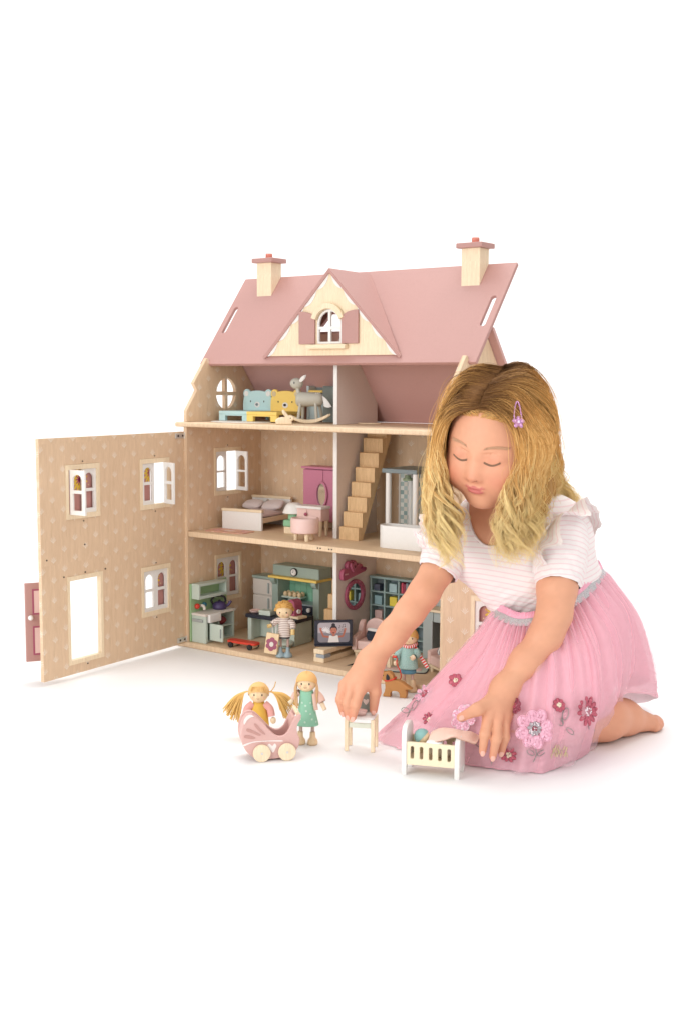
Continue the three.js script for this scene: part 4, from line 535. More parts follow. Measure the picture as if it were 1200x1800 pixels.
{ // yarn-haired doll behind the pram
  const t = thing('wooden_doll', 'wooden doll with long loose yarn pigtails sitting behind the pram', 'doll', [0.4895, 0.0002, 0.3605], YAW);
  const hx = 0, hy = 0.0645, r = 0.0142;
  pc(t, 'body', lathe([[0, 0.0035], [0.013, 0.004], [0.0155, 0.012], [0.0135, 0.03], [0.0095, 0.046], [0.0078, 0.0515], [0, 0.052]], 28).scale(1, 1, 0.75), cloth(0xe3b653));
  const h = pc(t, 'head', ell(r, r * 0.98, r, hx, hy, 0.002, 32), M.doll); face(h, hx, hy, 0.002, r); const hr = pc(t, 'hair', [hairCap(r, hx, hy + 0.0006, 0.0012, 0.52, 0.58), tube([[0, hy + 0.0085, 0.0155], [0, hy + 0.0150, 0.0055], [0, hy + 0.0155, -0.003]], 0.0005, 10, 6)], hairM(0xe8bd7e));
  for (let k = 0; k < 9; k++) obj('fringe', tube([[(k - 4) * 0.0022, hy + 0.0115, 0.0115], [(k - 4) * 0.0026, hy + 0.0065 - Math.abs(k - 4) * 0.0003, 0.0152 - Math.abs(k - 4) * 0.0007]], 0.0011, 6, 6), hairM(0xe2b26c), hr);
  for (const s of [-1, 1]) {
    const geos = [], n = 64; for (let k = 0; k < n; k++) { const u = rnd(), a = lerp(s < 0 ? 0.5 : 0.25, s < 0 ? 1.35 : 1.15, u), L = rr(0.026, 0.043), sag = rr(0.004, 0.012), z = rr(-0.004, 0.006); geos.push(tube([[s * 0.0142, hy + 0.0015, -0.001], [s * (0.0205 + rr(-0.001, 0.001)), hy + 0.001, z * 0.3], [s * (0.020 + Math.cos(a) * L * 0.5), hy - Math.sin(a) * L * 0.45 + 0.003, z * 0.7], [s * (0.020 + Math.cos(a) * L), hy - Math.sin(a) * L - sag * 0.4, z]], 0.0008, 12, 5)); }
    if (s > 0) geos.push(tube([[0.0175, hy + 0.002, 0], [0.0225, hy + 0.009, 0], [0.0245, hy + 0.0165, 0.001]], 0.0007, 8, 5));
    obj('pigtail', geos, hairM(0xebbf72), hr);
    pc(t, 'cardigan_sleeve', tube([[s * 0.0085, 0.048, 0], [s * 0.016, 0.042, 0.003], [s * 0.019, 0.031, 0.006]], 0.0054, 10, 12), cloth(0xe7aaa2)); pc(t, 'hand', ell(0.0042, 0.0052, 0.0038, s * 0.0212, 0.0255, 0.007, 14), M.pale);
    pc(t, 'leg', tube([[s * 0.006, 0.014, 0.006], [s * 0.009, 0.018, 0.018], [s * 0.010, 0.011, 0.028]], 0.0062, 12, 12), cloth(0xe3b653));
  }
}
{ // boy doll with the flower bag
  const t = thing('wooden_doll', 'boy doll with curly blond hair in a striped shirt holding a flower bag', 'doll', [0.2265, Y0 + 0.0002, -0.0155], YAW - 0.1);
  const sm = new THREE.MeshStandardMaterial({ map: (() => { const q = stripes('#eadfd6', '#a98f86', 4); q.repeat.set(1 / 0.013, 1 / 0.013); return q; })(), roughness: 0.9 });
  pc(t, 'shirt', lathe([[0, 0.0735], [0.0085, 0.073], [0.0098, 0.069], [0.0112, 0.052], [0.0122, 0.0385], [0.0112, 0.0375], [0, 0.0375]], 28).scale(1, 1, 0.72), sm); pc(t, 'shorts', lathe([[0, 0.038], [0.0102, 0.0378], [0.0105, 0.0345], [0, 0.034]], 24).scale(1, 1, 0.72), cloth(0x5a5a5e));
  for (const s of [-1, 1]) { pc(t, 'leg', cyl(0.0022, 0.0022, 0.020, s * 0.0065, 0.0255, 0, 12), cloth(0xc4a69c)); pc(t, 'boot', lathe([[0, 0], [0.0082, 0], [0.0088, 0.0022], [0.0072, 0.0065], [0.0038, 0.0098], [0.0032, 0.018], [0, 0.0185]], 22).scale(1, 1, 1.2).translate(s * 0.0068, 0, 0.002), M.sage.clone()); }
  t.children.filter((o) => o.name === 'boot').forEach((o) => (o.material = paint(0xa0b4ba, 0.5)));
  const h = pc(t, 'head', ell(0.0152, 0.0146, 0.0146, 0, 0.086, 0, 32), M.doll); face(h, 0, 0.084, 0, 0.0149);
  const curls = []; for (let k = 0; k < 95; k++) { const a = rnd() * TAU, c = rr(-0.12, 1), s = Math.sqrt(1 - c * c), z = Math.sin(a) * s; if (z > 0.42 && c < 0.42) continue; const q = new THREE.TorusGeometry(rr(0.0016, 0.0028), 0.0010, 6, 10); q.rotateX(rnd() * 3).rotateY(rnd() * 3).translate(Math.cos(a) * s * 0.0158, 0.0872 + c * 0.0148, z * 0.0152); curls.push(q); } curls.push(hairCap(0.0148, 0, 0.0874, -0.0006, 0.55, 0.55)); pc(t, 'hair', curls, hairM(0xe0ae62));
  pc(t, 'sleeve', tube([[-0.0085, 0.068, 0], [-0.0165, 0.0645, 0.004], [-0.0215, 0.0605, 0.009]], 0.0056, 10, 12), sm); pc(t, 'sleeve', tube([[0.0088, 0.068, 0], [0.0155, 0.062, 0.001], [0.0165, 0.0535, 0.004]], 0.0056, 10, 12), sm); pc(t, 'hand', tube([[-0.0225, 0.0595, 0.010], [-0.0285, 0.0585, 0.0135]], 0.0036, 4, 12), paint(0xe9c987, 0.5)); pc(t, 'hand', tube([[0.0165, 0.052, 0.0045], [0.0165, 0.0425, 0.0075]], 0.0040, 6, 12), paint(0xe9c987, 0.5));
  const b = thing('toy_bag', 'cream wooden bag with a rose flower hanging from the boy doll', 'toy bag', [0.2115, Y0 + 0.0075, 0.0055], YAW - 0.15); b.rotation.z = -0.14;
  pc(b, 'bag', bb(-0.012, 0.0115, 0, 0.0385, -0.003, 0.003, 0.001), M.doll); const fl = []; for (let k = 0; k < 6; k++) { const a = k / 6 * TAU + 0.5, s = new THREE.Shape(); s.absarc(Math.cos(a) * 0.0064, 0.0185 + Math.sin(a) * 0.0082, 0.0047, 0, TAU); pc(b, 'petal', ext(s, 0.0007).translate(0, 0, 0.0031 + (k % 2) * 0.0002), paint(0xa4586f, 0.55)); } const ds = new THREE.Shape(); ds.absellipse(0, 0.0185, 0.0038, 0.0046, 0, TAU); pc(b, 'flower_centre', ext(ds, 0.0006).translate(0, 0, 0.0041), M.cream);
  pc(b, 'strap', tube([[-0.0015, 0.0385, 0], [-0.004, 0.052, -0.003], [-0.001, 0.0635, -0.0095], [0.0025, 0.052, -0.004], [0.0045, 0.0385, 0]], 0.0008, 24, 6), M.white);
}
{ // doll with the scarf
  const t = thing('wooden_doll', 'doll in teal knitted sweater and red striped scarf behind the dog', 'doll', [0.5195, 0.0002, 0.0165], YAW - 0.1);
  const km = new THREE.MeshStandardMaterial({ map: knit, roughness: 0.95, bumpMap: knit, bumpScale: 0.0004 });
  pc(t, 'sweater', lathe([[0, 0.0785], [0.0085, 0.078], [0.0115, 0.0735], [0.0148, 0.055], [0.0162, 0.0405], [0.0150, 0.0385], [0, 0.0385]], 30).scale(1, 1, 0.75), km); pc(t, 'jeans', lathe([[0, 0.0395], [0.0128, 0.039], [0.0132, 0.0315], [0.0115, 0.0305], [0, 0.0315]], 26).scale(1, 1, 0.75), cloth(0x5f8ea0));
  for (const s of [-1, 1]) { pc(t, 'leg', cyl(0.0024, 0.0024, 0.014, s * 0.0068, 0.025, 0, 12), cloth(0xd9b9a9)); pc(t, 'boot', lathe([[0, 0], [0.0072, 0], [0.0078, 0.0025], [0.0066, 0.0072], [0.0046, 0.0105], [0.0042, 0.0195], [0, 0.02]], 20).scale(1, 1, 1.2).translate(s * 0.0076, 0, 0.002), M.doll); }
  const h = pc(t, 'head', ell(0.014, 0.0138, 0.014, 0.001, 0.0915, 0, 32), M.doll); face(h, 0.001, 0.0915, 0, 0.014); pc(t, 'hair', hairCap(0.0142, 0.001, 0.0922, -0.0006, 0.6, 0.62), hairM(0xd9a860));
  const rs = canvasTex(256, 64, (c, w, q) => { c.fillStyle = '#f2e9e4'; c.fillRect(0, 0, w, q); c.fillStyle = '#d8392f'; for (let k = 0; k < 16; k++) c.fillRect(k * 16, 0, 9, q); }), sm = new THREE.MeshStandardMaterial({ map: rs, roughness: 0.9 });
  rs.repeat.set(1.4, 1); pc(t, 'scarf', tube([[-0.0105, 0.0795, 0.004], [0, 0.0775, 0.0105], [0.0105, 0.0795, 0.006], [0.0115, 0.081, -0.005], [0, 0.0815, -0.0105], [-0.0115, 0.081, -0.004]], 0.0030, 40, 10, true), sm, true);
  const tail = new THREE.PlaneGeometry(1, 1, 24, 1), tp = tail.attributes.position; for (let i = 0; i < tp.count; i++) { const u = tp.getX(i) + 0.5, v = tp.getY(i); tp.setXYZ(i, 0.0105 + u * 0.0215 + v * 0.0048, 0.0755 - u * 0.0335 + v * 0.0032, 0.0045 + u * 0.003 + Math.sin(u * 5) * 0.0008); } tail.computeVertexNormals(); const r2 = rs.clone(); r2.repeat.set(0.55, 1); pc(t, 'scarf_end', tail, new THREE.MeshStandardMaterial({ map: r2, roughness: 0.9, side: THREE.DoubleSide }), true);
  pc(t, 'sleeve', tube([[-0.011, 0.071, 0], [-0.0175, 0.063, 0.003], [-0.0195, 0.054, 0.006]], 0.0052, 10, 12), km); pc(t, 'sleeve', tube([[0.0115, 0.071, 0], [0.0155, 0.0655, 0.008], [0.0105, 0.0625, 0.0145]], 0.0054, 12, 12), km); pc(t, 'hand', tube([[0.010, 0.0625, 0.0145], [0.005, 0.059, 0.0175]], 0.0042, 5, 12), M.pale); pc(t, 'hand', ell(0.004, 0.0048, 0.004, -0.0205, 0.049, 0.007, 14), M.pale);
  const d = thing('toy_dog', 'brown wooden dog with black ears and red collar on the floor', 'toy dog', [0.5215, 0.0002, 0.0578], 0.34);
  const s = new THREE.Shape(); s.moveTo(-0.0185, 0); s.lineTo(-0.0065, 0); s.quadraticCurveTo(-0.0075, 0.0055, -0.0055, 0.0085); s.quadraticCurveTo(0.0005, 0.0125, 0.0075, 0.0085); s.quadraticCurveTo(0.0095, 0.005, 0.0088, 0); s.lineTo(0.0195, 0); s.quadraticCurveTo(0.0215, 0.008, 0.0190, 0.0135); s.lineTo(0.0295, 0.0155); s.quadraticCurveTo(0.0205, 0.0205, 0.0165, 0.0235); s.quadraticCurveTo(0.009, 0.0285, -0.0005, 0.0290); s.quadraticCurveTo(-0.0015, 0.0385, -0.0085, 0.0415); s.quadraticCurveTo(-0.013, 0.0425, -0.0165, 0.040); s.quadraticCurveTo(-0.0215, 0.041, -0.0275, 0.0385); s.quadraticCurveTo(-0.0305, 0.0355, -0.0265, 0.033); s.quadraticCurveTo(-0.0205, 0.0265, -0.0165, 0.0255); s.quadraticCurveTo(-0.0145, 0.0145, -0.0175, 0.0065); s.quadraticCurveTo(-0.0205, 0.0025, -0.0185, 0);
  pc(d, 'body', ext(s, 0.0125, 0.0012, 10).translate(0, 0, -0.006), paint(0xbb8347, 0.5)); for (const z of [-1, 1]) { pc(d, 'ear', ext((() => { const e = new THREE.Shape(); e.moveTo(-0.0125, 0.0385); e.quadraticCurveTo(-0.006, 0.034, -0.0085, 0.0285); e.quadraticCurveTo(-0.0115, 0.026, -0.0135, 0.029); e.quadraticCurveTo(-0.0145, 0.034, -0.0125, 0.0385); return e; })(), 0.0012).translate(0, 0, z > 0 ? 0.0063 : -0.0073), M.black); pc(d, 'eye', ell(0.0007, 0.0010, 0.0004, -0.0185, 0.0352, z * 0.0065, 8), M.black); }
  pc(d, 'nose', ell(0.0016, 0.0019, 0.003, -0.0288, 0.0368, 0, 10), M.black); pc(d, 'collar', tube([[-0.0155, 0.0268, 0.0068], [-0.0085, 0.0275, 0.0072], [-0.0008, 0.0305, 0.0068], [-0.0004, 0.0308, -0.0066], [-0.0085, 0.0275, -0.007], [-0.0157, 0.0268, -0.0066]], 0.0013, 36, 8, true), M.red);
  const l = thing('toy_leash', 'thin red cord leash from the doll hand down to the dog', 'leash', [0, 0, 0]); pc(l, 'cord', tube([[0.5100, 0.0585, 0.0355], [0.5110, 0.0500, 0.0385], [0.5175, 0.0375, 0.0375], [0.5190, 0.0260, 0.0385], [0.5135, 0.0225, 0.0440], [0.5060, 0.0275, 0.0510]], 0.0010, 40, 8), M.red); pc(l, 'toggle', tube([[0.5030, 0.0605, 0.0385], [0.5095, 0.0608, 0.0365]], 0.0022, 4, 10), M.red);
}
{ // pram
  const t = thing('toy_pram', 'dusty pink toy pram with pale wooden wheels and striped hood', 'toy pram', [0.5654, 0.0002, 0.4199], YAW + 0.2);
  const P = (list) => list.map(([x, y]) => [(x - 390) * 0.000196, (748 - y) * 0.000196]);
  const out = (dx = 0) => { const s = new THREE.Shape(), c = new THREE.CatmullRomCurve3(P([[157, 560], [165, 500], [187, 455], [215, 434], [248, 432], [280, 450], [315, 485], [350, 525], [385, 560], [420, 577], [452, 574], [478, 552], [498, 515], [515, 478], [532, 452], [548, 436], [566, 430], [577, 440], [570, 468], [552, 500], [545, 530], [552, 570], [566, 605], [558, 655], [528, 702], [480, 726], [390, 736], [300, 736], [240, 718], [192, 672], [165, 615]]).map(([x, y]) => V(x, y, 0)), true, 'catmullrom', 0.4); c.getPoints(110).forEach((p, i) => (i ? s.lineTo(p.x, p.y) : s.moveTo(p.x, p.y))); return s; };
  for (const z of [0.0155, -0.0185]) pc(t, 'side_panel', ext(out(), 0.0048, 0.0012).translate(0, 0, z), M.pram);
  pc(t, 'floor_board', bb(-0.033, 0.027, 0.0065, 0.0115, -0.0136, 0.0154), M.pram); pc(t, 'hood_board', tube(P([[168, 600], [160, 540], [178, 480], [215, 448], [248, 446]]).map(([x, y]) => [x + 0.002, y - 0.001, 0]), 0.001, 8, 6).scale(1, 1, 1), M.pram);
  { const c = P([[166, 620], [163, 550], [178, 485], [210, 447], [250, 444], [290, 470], [330, 515]]), s = new THREE.Shape(); c.forEach(([x, y], i) => (i ? s.lineTo(x, y) : s.moveTo(x, y))); [...c].reverse().forEach(([x, y]) => s.lineTo(x + 0.0035, y - 0.0035)); s.closePath(); pc(t, 'hood', ext(s, 0.0288).translate(0, 0, -0.0135), M.pram); }
  { const c = P([[475, 690], [520, 640], [535, 570], [530, 500], [540, 455]]), s = new THREE.Shape(); c.forEach(([x, y], i) => (i ? s.lineTo(x, y) : s.moveTo(x, y))); [...c].reverse().forEach(([x, y]) => s.lineTo(x - 0.004, y)); s.closePath(); pc(t, 'front_board', ext(s, 0.0288).translate(0, 0, -0.0135), M.pram); }
  pc(t, 'handle_bar', cyl(0.0028, 0.0028, 0.0345, 0, 0, 0, 16).rotateX(Math.PI / 2).translate(0.0325, 0.0625, -0.0005), M.pale);
  const zf = 0.0204; const pr = (pts, m, n, d = 0.0006) => { const s = new THREE.Shape(), c = new THREE.CatmullRomCurve3(P(pts).map(([x, y]) => V(x, y, 0)), true); c.getPoints(36).forEach((p, i) => (i ? s.lineTo(p.x, p.y) : s.moveTo(p.x, p.y))); pc(t, n, ext(s, d).translate(0, 0, zf), m); };
  const dk = paint(0xc09188, 0.55), wh = paint(0xf0e4df, 0.55);
  pr([[248, 478], [262, 480], [290, 515], [325, 555], [322, 560], [285, 535], [255, 500]], dk, 'hood_print'); pr([[195, 512], [215, 512], [260, 538], [295, 560], [285, 566], [235, 545], [195, 527]], dk, 'hood_print'); pr([[180, 560], [200, 556], [240, 568], [258, 580], [240, 586], [200, 580], [178, 572]], dk, 'hood_print');
  pr([[165, 628], [230, 606], [330, 602], [445, 608], [450, 613], [330, 608], [235, 613], [172, 634]], wh, 'line_print'); pr([[378, 690], [352, 655], [340, 636], [355, 626], [374, 642], [390, 626], [402, 640], [396, 662]], wh, 'heart_print'); pr([[175, 455], [200, 420], [225, 415], [245, 428], [225, 432], [200, 450], [180, 480]], wh, 'edge_print');
  for (const [x, y] of P([[298, 690], [474, 686]])) for (const z of [0.0225, -0.0215]) { const w = pc(t, 'wheel', lathe([[0, -0.002], [0.0112, -0.002], [0.0121, -0.0012], [0.0121, 0.0012], [0.0112, 0.002], [0, 0.002]], 40).rotateX(Math.PI / 2).translate(x, 0.0122, z + (z > 0 ? 0.0012 : 0)), M.pale); obj('screw', [cyl(0.0017, 0.0017, 0.0012, 0, 0, 0, 16).rotateX(Math.PI / 2).translate(x, 0.0122, z + (z > 0 ? 0.0034 : -0.0022))], M.steel, w); }
}
{ // chair held by the girl
  const t = thing('toy_chair', 'pale wooden toy chair with grey back under the girl hand', 'toy chair', [0.642, 0.0002, 0.318], YAW - 0.18);
  for (const x of [-0.0185, 0.0185]) { pc(t, 'leg', bb(x - 0.0028, x + 0.0028, 0, 0.0462, 0.011, 0.0165), M.pale); pc(t, 'leg', bb(x - 0.0028, x + 0.0028, 0, 0.0462, -0.0165, -0.011), M.pale); }
  pc(t, 'apron', bb(-0.0156, 0.0156, 0.0335, 0.0405, 0.0115, 0.0145), paint(0xdcdfcd, 0.5)); pc(t, 'seat', ext(rrect(-0.0205, 0.0205, -0.0175, 0.0175, 0.006), 0.0035, 0.0008).rotateX(-Math.PI / 2).translate(0, 0.0463, 0), M.white);
  const b = pc(t, 'backrest', ext(arch(-0.0185, 0.0185, 0.0502, 0.0765), 0.0045, 0.001).translate(0, 0, -0.017), paint(0x94a39c, 0.5)); const hs = new THREE.Shape(); hs.moveTo(0.004, 0.0595); hs.bezierCurveTo(-0.004, 0.067, 0.0015, 0.0705, 0.004, 0.0665); hs.bezierCurveTo(0.0065, 0.0705, 0.012, 0.067, 0.004, 0.0595); obj('heart_print', ext(hs, 0.0006).translate(0, 0, -0.0124), M.white, b);
  const q = thing('toy_bowl', 'small pale pink toy dish on the chair seat', 'toy dish', [0.6435, 0.0502, 0.3215]); pc(q, 'dish', lathe([[0, 0.0004], [0.0068, 0], [0.0088, 0.0062], [0.0076, 0.0062], [0.0058, 0.0022], [0, 0.002]], 28), M.pinkPale);
}
{ // crib
  const t = thing('toy_crib', 'white toy crib with pale yellow slotted sides', 'toy crib', [0.7525, 0.0002, 0.3774], 0.369);
  const side = (z) => { const s = rect(0.0045, 0.0675, 0.0145, 0.0448); for (let k = 0; k < 5; k++) { const x = 0.0115 + k * 0.0122; s.holes.push(rrect(x - 0.0024, x + 0.0024, 0.0225, 0.0395, 0.0023)); } pc(t, 'slotted_side', ext(s, 0.0042, 0.0004).translate(0, 0, z), paint(0xf0e3c2, 0.5)); };
  side(-0.0052); side(-0.0405);
  const end = (x, h, n) => { const s = new THREE.Shape(); s.moveTo(0.0005, 0); s.lineTo(0.0065, 0); s.lineTo(0.0075, 0.0105); s.lineTo(0.0355, 0.0105); s.lineTo(0.0365, 0); s.lineTo(0.0425, 0); s.lineTo(0.0425, h - 0.012); s.bezierCurveTo(0.041, h - 0.001, 0.03, h, 0.0215, h); s.bezierCurveTo(0.013, h, 0.002, h - 0.001, 0.0005, h - 0.012); s.closePath(); pc(t, n, toX(ext(s, 0.0066, 0.0009), x), M.white); };
  end(-0.0025, 0.0665, 'headboard'); end(0.0675, 0.0545, 'footboard'); pc(t, 'base_board', bb(0.0046, 0.0674, 0.0185, 0.0215, -0.0362, -0.0054), M.pale);
  const b = thing('toy_baby', 'tiny baby doll with teal hat lying in the crib', 'baby doll', [0.7525, 0.0, 0.3774], 0.369); pc(b, 'head', ell(0.0098, 0.0096, 0.0096, 0.0205, 0.0475, -0.0225, 26), M.doll); pc(b, 'hat', new THREE.SphereGeometry(0.0104, 26, 16, 0, TAU, 0, Math.PI * 0.55).rotateZ(0.85).translate(0.0200, 0.0476, -0.0225), cloth(0x8fb9b4)); pc(b, 'eye', ell(0.0007, 0.0009, 0.0006, 0.0252, 0.0515, -0.0158, 8), M.black); pc(b, 'eye', ell(0.0007, 0.0009, 0.0006, 0.0252, 0.0525, -0.0270, 8), M.black); pc(b, 'body', ell(0.019, 0.0085, 0.0095, 0.045, 0.0305, -0.0225), cloth(0xe6d7c4));
  const c = thing('toy_blanket', 'peach felt blanket draped over the crib and its footboard', 'blanket', [0.7525, 0.0, 0.3774], 0.369); const g = new THREE.PlaneGeometry(1, 1, 30, 16), p = g.attributes.position;
  for (let i = 0; i < p.count; i++) { const u = p.getX(i) + 0.5, v = p.getY(i) + 0.5, x = 0.0305 + u * 0.063, z = -0.0405 + v * 0.037 - u * 0.004; let y = 0.0475 + 0.008 * Math.exp(-(((u - 0.3) / 0.32) ** 2)) + 0.0045 * sstep(0.25, 0.6, u) - 0.007 * sstep(0.55, 0, 1 - v + 0.45) * 0; y += 0.0012 * Math.sin(u * 9 + v * 4) - 0.0065 * Math.pow(v, 2) * (1 - sstep(0.35, 0.62, u)); y -= 0.004 * sstep(0.78, 1, u); p.setXYZ(i, x, y, z); }
  g.computeVertexNormals(); const g2 = g.clone().translate(0, -0.0011, 0); pc(c, 'felt', [g, g2], cloth(0xfad8c6, { side: THREE.DoubleSide }));
  const w = thing('toy_sheet', 'white folded sheet at the rim of the crib', 'sheet', [0.7525, 0, 0.3774], 0.369); pc(w, 'fold', pillowGeo(0.022, 0.006, 0.016).translate(0.0395, 0.0445, -0.0105), cloth(0xf2f0ee));
}
// ---------- the girl ----------
// her frame: x to her left, y up along the tilted view of the set, z forward; G(a, b, d) is a point measured in it
const FOC = 2111.13;
const Gl = (a, b, d) => V(d * (a - 600) / FOC, -d * (b - 900) / FOC, -d);
const L2W = new THREE.Matrix4().makeBasis(AX, AY, AZ).setPosition(CAM), W2L = L2W.clone().invert();
const G = (a, b, d) => Gl(a, b, d).applyMatrix4(L2W);
const onGround = (a, b, h = 0.0015) => { const q = G(a, b, 1).sub(CAM); return CAM.clone().addScaledVector(q, (h - CAM.y) / q.y); };
// surface nets over a distance field
function surfaceNet(sdf, lo, hi, cell, colour) {
  const n = [0, 1, 2].map((k) => Math.ceil((hi.getComponent(k) - lo.getComponent(k)) / cell) + 1), [nx, ny, nz] = n, F = new Float32Array(nx * ny * nz), p = V();
  for (let k = 0; k < nz; k++) for (let j = 0; j < ny; j++) for (let i = 0; i < nx; i++) F[(k * ny + j) * nx + i] = sdf(p.set(lo.x + i * cell, lo.y + j * cell, lo.z + k * cell));
  const idx = new Int32Array(nx * ny * nz).fill(-1), pos = [], C = [[0, 0, 0], [1, 0, 0], [0, 1, 0], [1, 1, 0], [0, 0, 1], [1, 0, 1], [0, 1, 1], [1, 1, 1]], E = [[0, 1], [0, 2], [0, 4], [1, 3], [1, 5], [2, 3], [2, 6], [3, 7], [4, 5], [4, 6], [5, 7], [6, 7]];
  for (let k = 0; k < nz - 1; k++) for (let j = 0; j < ny - 1; j++) for (let i = 0; i < nx - 1; i++) {
    const v = C.map(([a, b, c]) => F[((k + c) * ny + j + b) * nx + i + a]); let neg = 0; for (const q of v) if (q < 0) neg++;
    if (neg === 0 || neg === 8) continue;
    let x = 0, y = 0, z = 0, m = 0;
    for (const [a, b] of E) if (v[a] < 0 !== v[b] < 0) { const t = v[a] / (v[a] - v[b]); x += lerp(C[a][0], C[b][0], t); y += lerp(C[a][1], C[b][1], t); z += lerp(C[a][2], C[b][2], t); m++; }
    idx[(k * ny + j) * nx + i] = pos.length / 3; pos.push(lo.x + (i + x / m) * cell, lo.y + (j + y / m) * cell, lo.z + (k + z / m) * cell);
  }
  const tri = [], at = (i, j, k) => idx[(k * ny + j) * nx + i], quad = (a, b, c, d, flip) => { if (a < 0 || b < 0 || c < 0 || d < 0) return; flip ? tri.push(a, c, b, a, d, c) : tri.push(a, b, c, a, c, d); };
  for (let k = 1; k < nz - 1; k++) for (let j = 1; j < ny - 1; j++) for (let i = 1; i < nx - 1; i++) {
    const a = F[(k * ny + j) * nx + i] < 0;
    if (a !== F[(k * ny + j) * nx + i + 1] < 0) quad(at(i, j - 1, k - 1), at(i, j, k - 1), at(i, j, k), at(i, j - 1, k), !a);
    if (a !== F[(k * ny + j + 1) * nx + i] < 0) quad(at(i - 1, j, k - 1), at(i, j, k - 1), at(i, j, k), at(i - 1, j, k), a);
    if (a !== F[((k + 1) * ny + j) * nx + i] < 0) quad(at(i - 1, j - 1, k), at(i, j - 1, k), at(i, j, k), at(i - 1, j, k), !a);
  }
  const g = new THREE.BufferGeometry(); g.setAttribute('position', new THREE.Float32BufferAttribute(pos, 3)); g.setIndex(tri);
  const N = new Float32Array(pos.length), e = cell * 0.6, q = V();
  for (let i = 0; i < pos.length; i += 3) { p.set(pos[i], pos[i + 1], pos[i + 2]); const d = (x, y, z) => sdf(q.set(p.x + x, p.y + y, p.z + z)); const nn = V(d(e, 0, 0) - d(-e, 0, 0), d(0, e, 0) - d(0, -e, 0), d(0, 0, e) - d(0, 0, -e)).normalize(); N[i] = nn.x; N[i + 1] = nn.y; N[i + 2] = nn.z; }
  g.setAttribute('normal', new THREE.BufferAttribute(N, 3));
  if (colour) { const col = new Float32Array(pos.length), c = new THREE.Color(); for (let i = 0; i < pos.length; i += 3) { colour(p.set(pos[i], pos[i + 1], pos[i + 2]), c); col[i] = c.r; col[i + 1] = c.g; col[i + 2] = c.b; } g.setAttribute('color', new THREE.BufferAttribute(col, 3)); }
  const UV = new Float32Array(pos.length / 3 * 2); for (let i = 0; i < pos.length / 3; i++) { UV[i * 2] = pos[i * 3] + pos[i * 3 + 2] * 0.5; UV[i * 2 + 1] = pos[i * 3 + 1]; } g.setAttribute('uv', new THREE.BufferAttribute(UV, 2));
  return g;
}
const cone = (p, a, b, r0, r1) => { const bax = b.x - a.x, bay = b.y - a.y, baz = b.z - a.z, px = p.x - a.x, py = p.y - a.y, pz = p.z - a.z, t = clamp((px * bax + py * bay + pz * baz) / (bax * bax + bay * bay + baz * baz + 1e-12), 0, 1), x = px - bax * t, y = py - bay * t, z = pz - baz * t; return Math.sqrt(x * x + y * y + z * z) - (r0 + (r1 - r0) * t); };
const smin = (a, b, k) => { const h = Math.max(k - Math.abs(a - b), 0) / k; return Math.min(a, b) - h * h * k * 0.25; };
const elld = (p, c, r) => { const x = (p.x - c[0]) / r[0], y = (p.y - c[1]) / r[1], z = (p.z - c[2]) / r[2], k0 = Math.sqrt(x * x + y * y + z * z), X = x / r[0], Y = y / r[1], Z = z / r[2]; return k0 * (k0 - 1) / (Math.sqrt(X * X + Y * Y + Z * Z) + 1e-9); };
const bones = (list, k) => (p) => { let d = 1e9; for (const [a, b, r0, r1, kk] of list) { const q = cone(p, a, b, r0, r1); d = d > 1e8 ? q : smin(d, q, kk || k); } return d; };
function boxOf(pts, pad) { const b = new THREE.Box3().setFromPoints(pts); b.min.subScalar(pad); b.max.addScalar(pad); return [b.min, b.max]; }
const girlBase = onGround(930, 1290, 0);
const girl = thing('person', 'little girl in striped top and pink flower skirt kneeling and playing on the floor', 'person', girlBase.toArray());
const toGirl = (g, local = true) => { if (local) g.applyMatrix4(L2W); return g.translate(-girlBase.x, -girlBase.y, -girlBase.z); };
const gp = (n, geos, m, parent = girl, local = true) => { const list = (Array.isArray(geos) ? geos : [geos]).map((g) => toGirl(clean(g), local)); return obj(n, list, m, parent, true); };

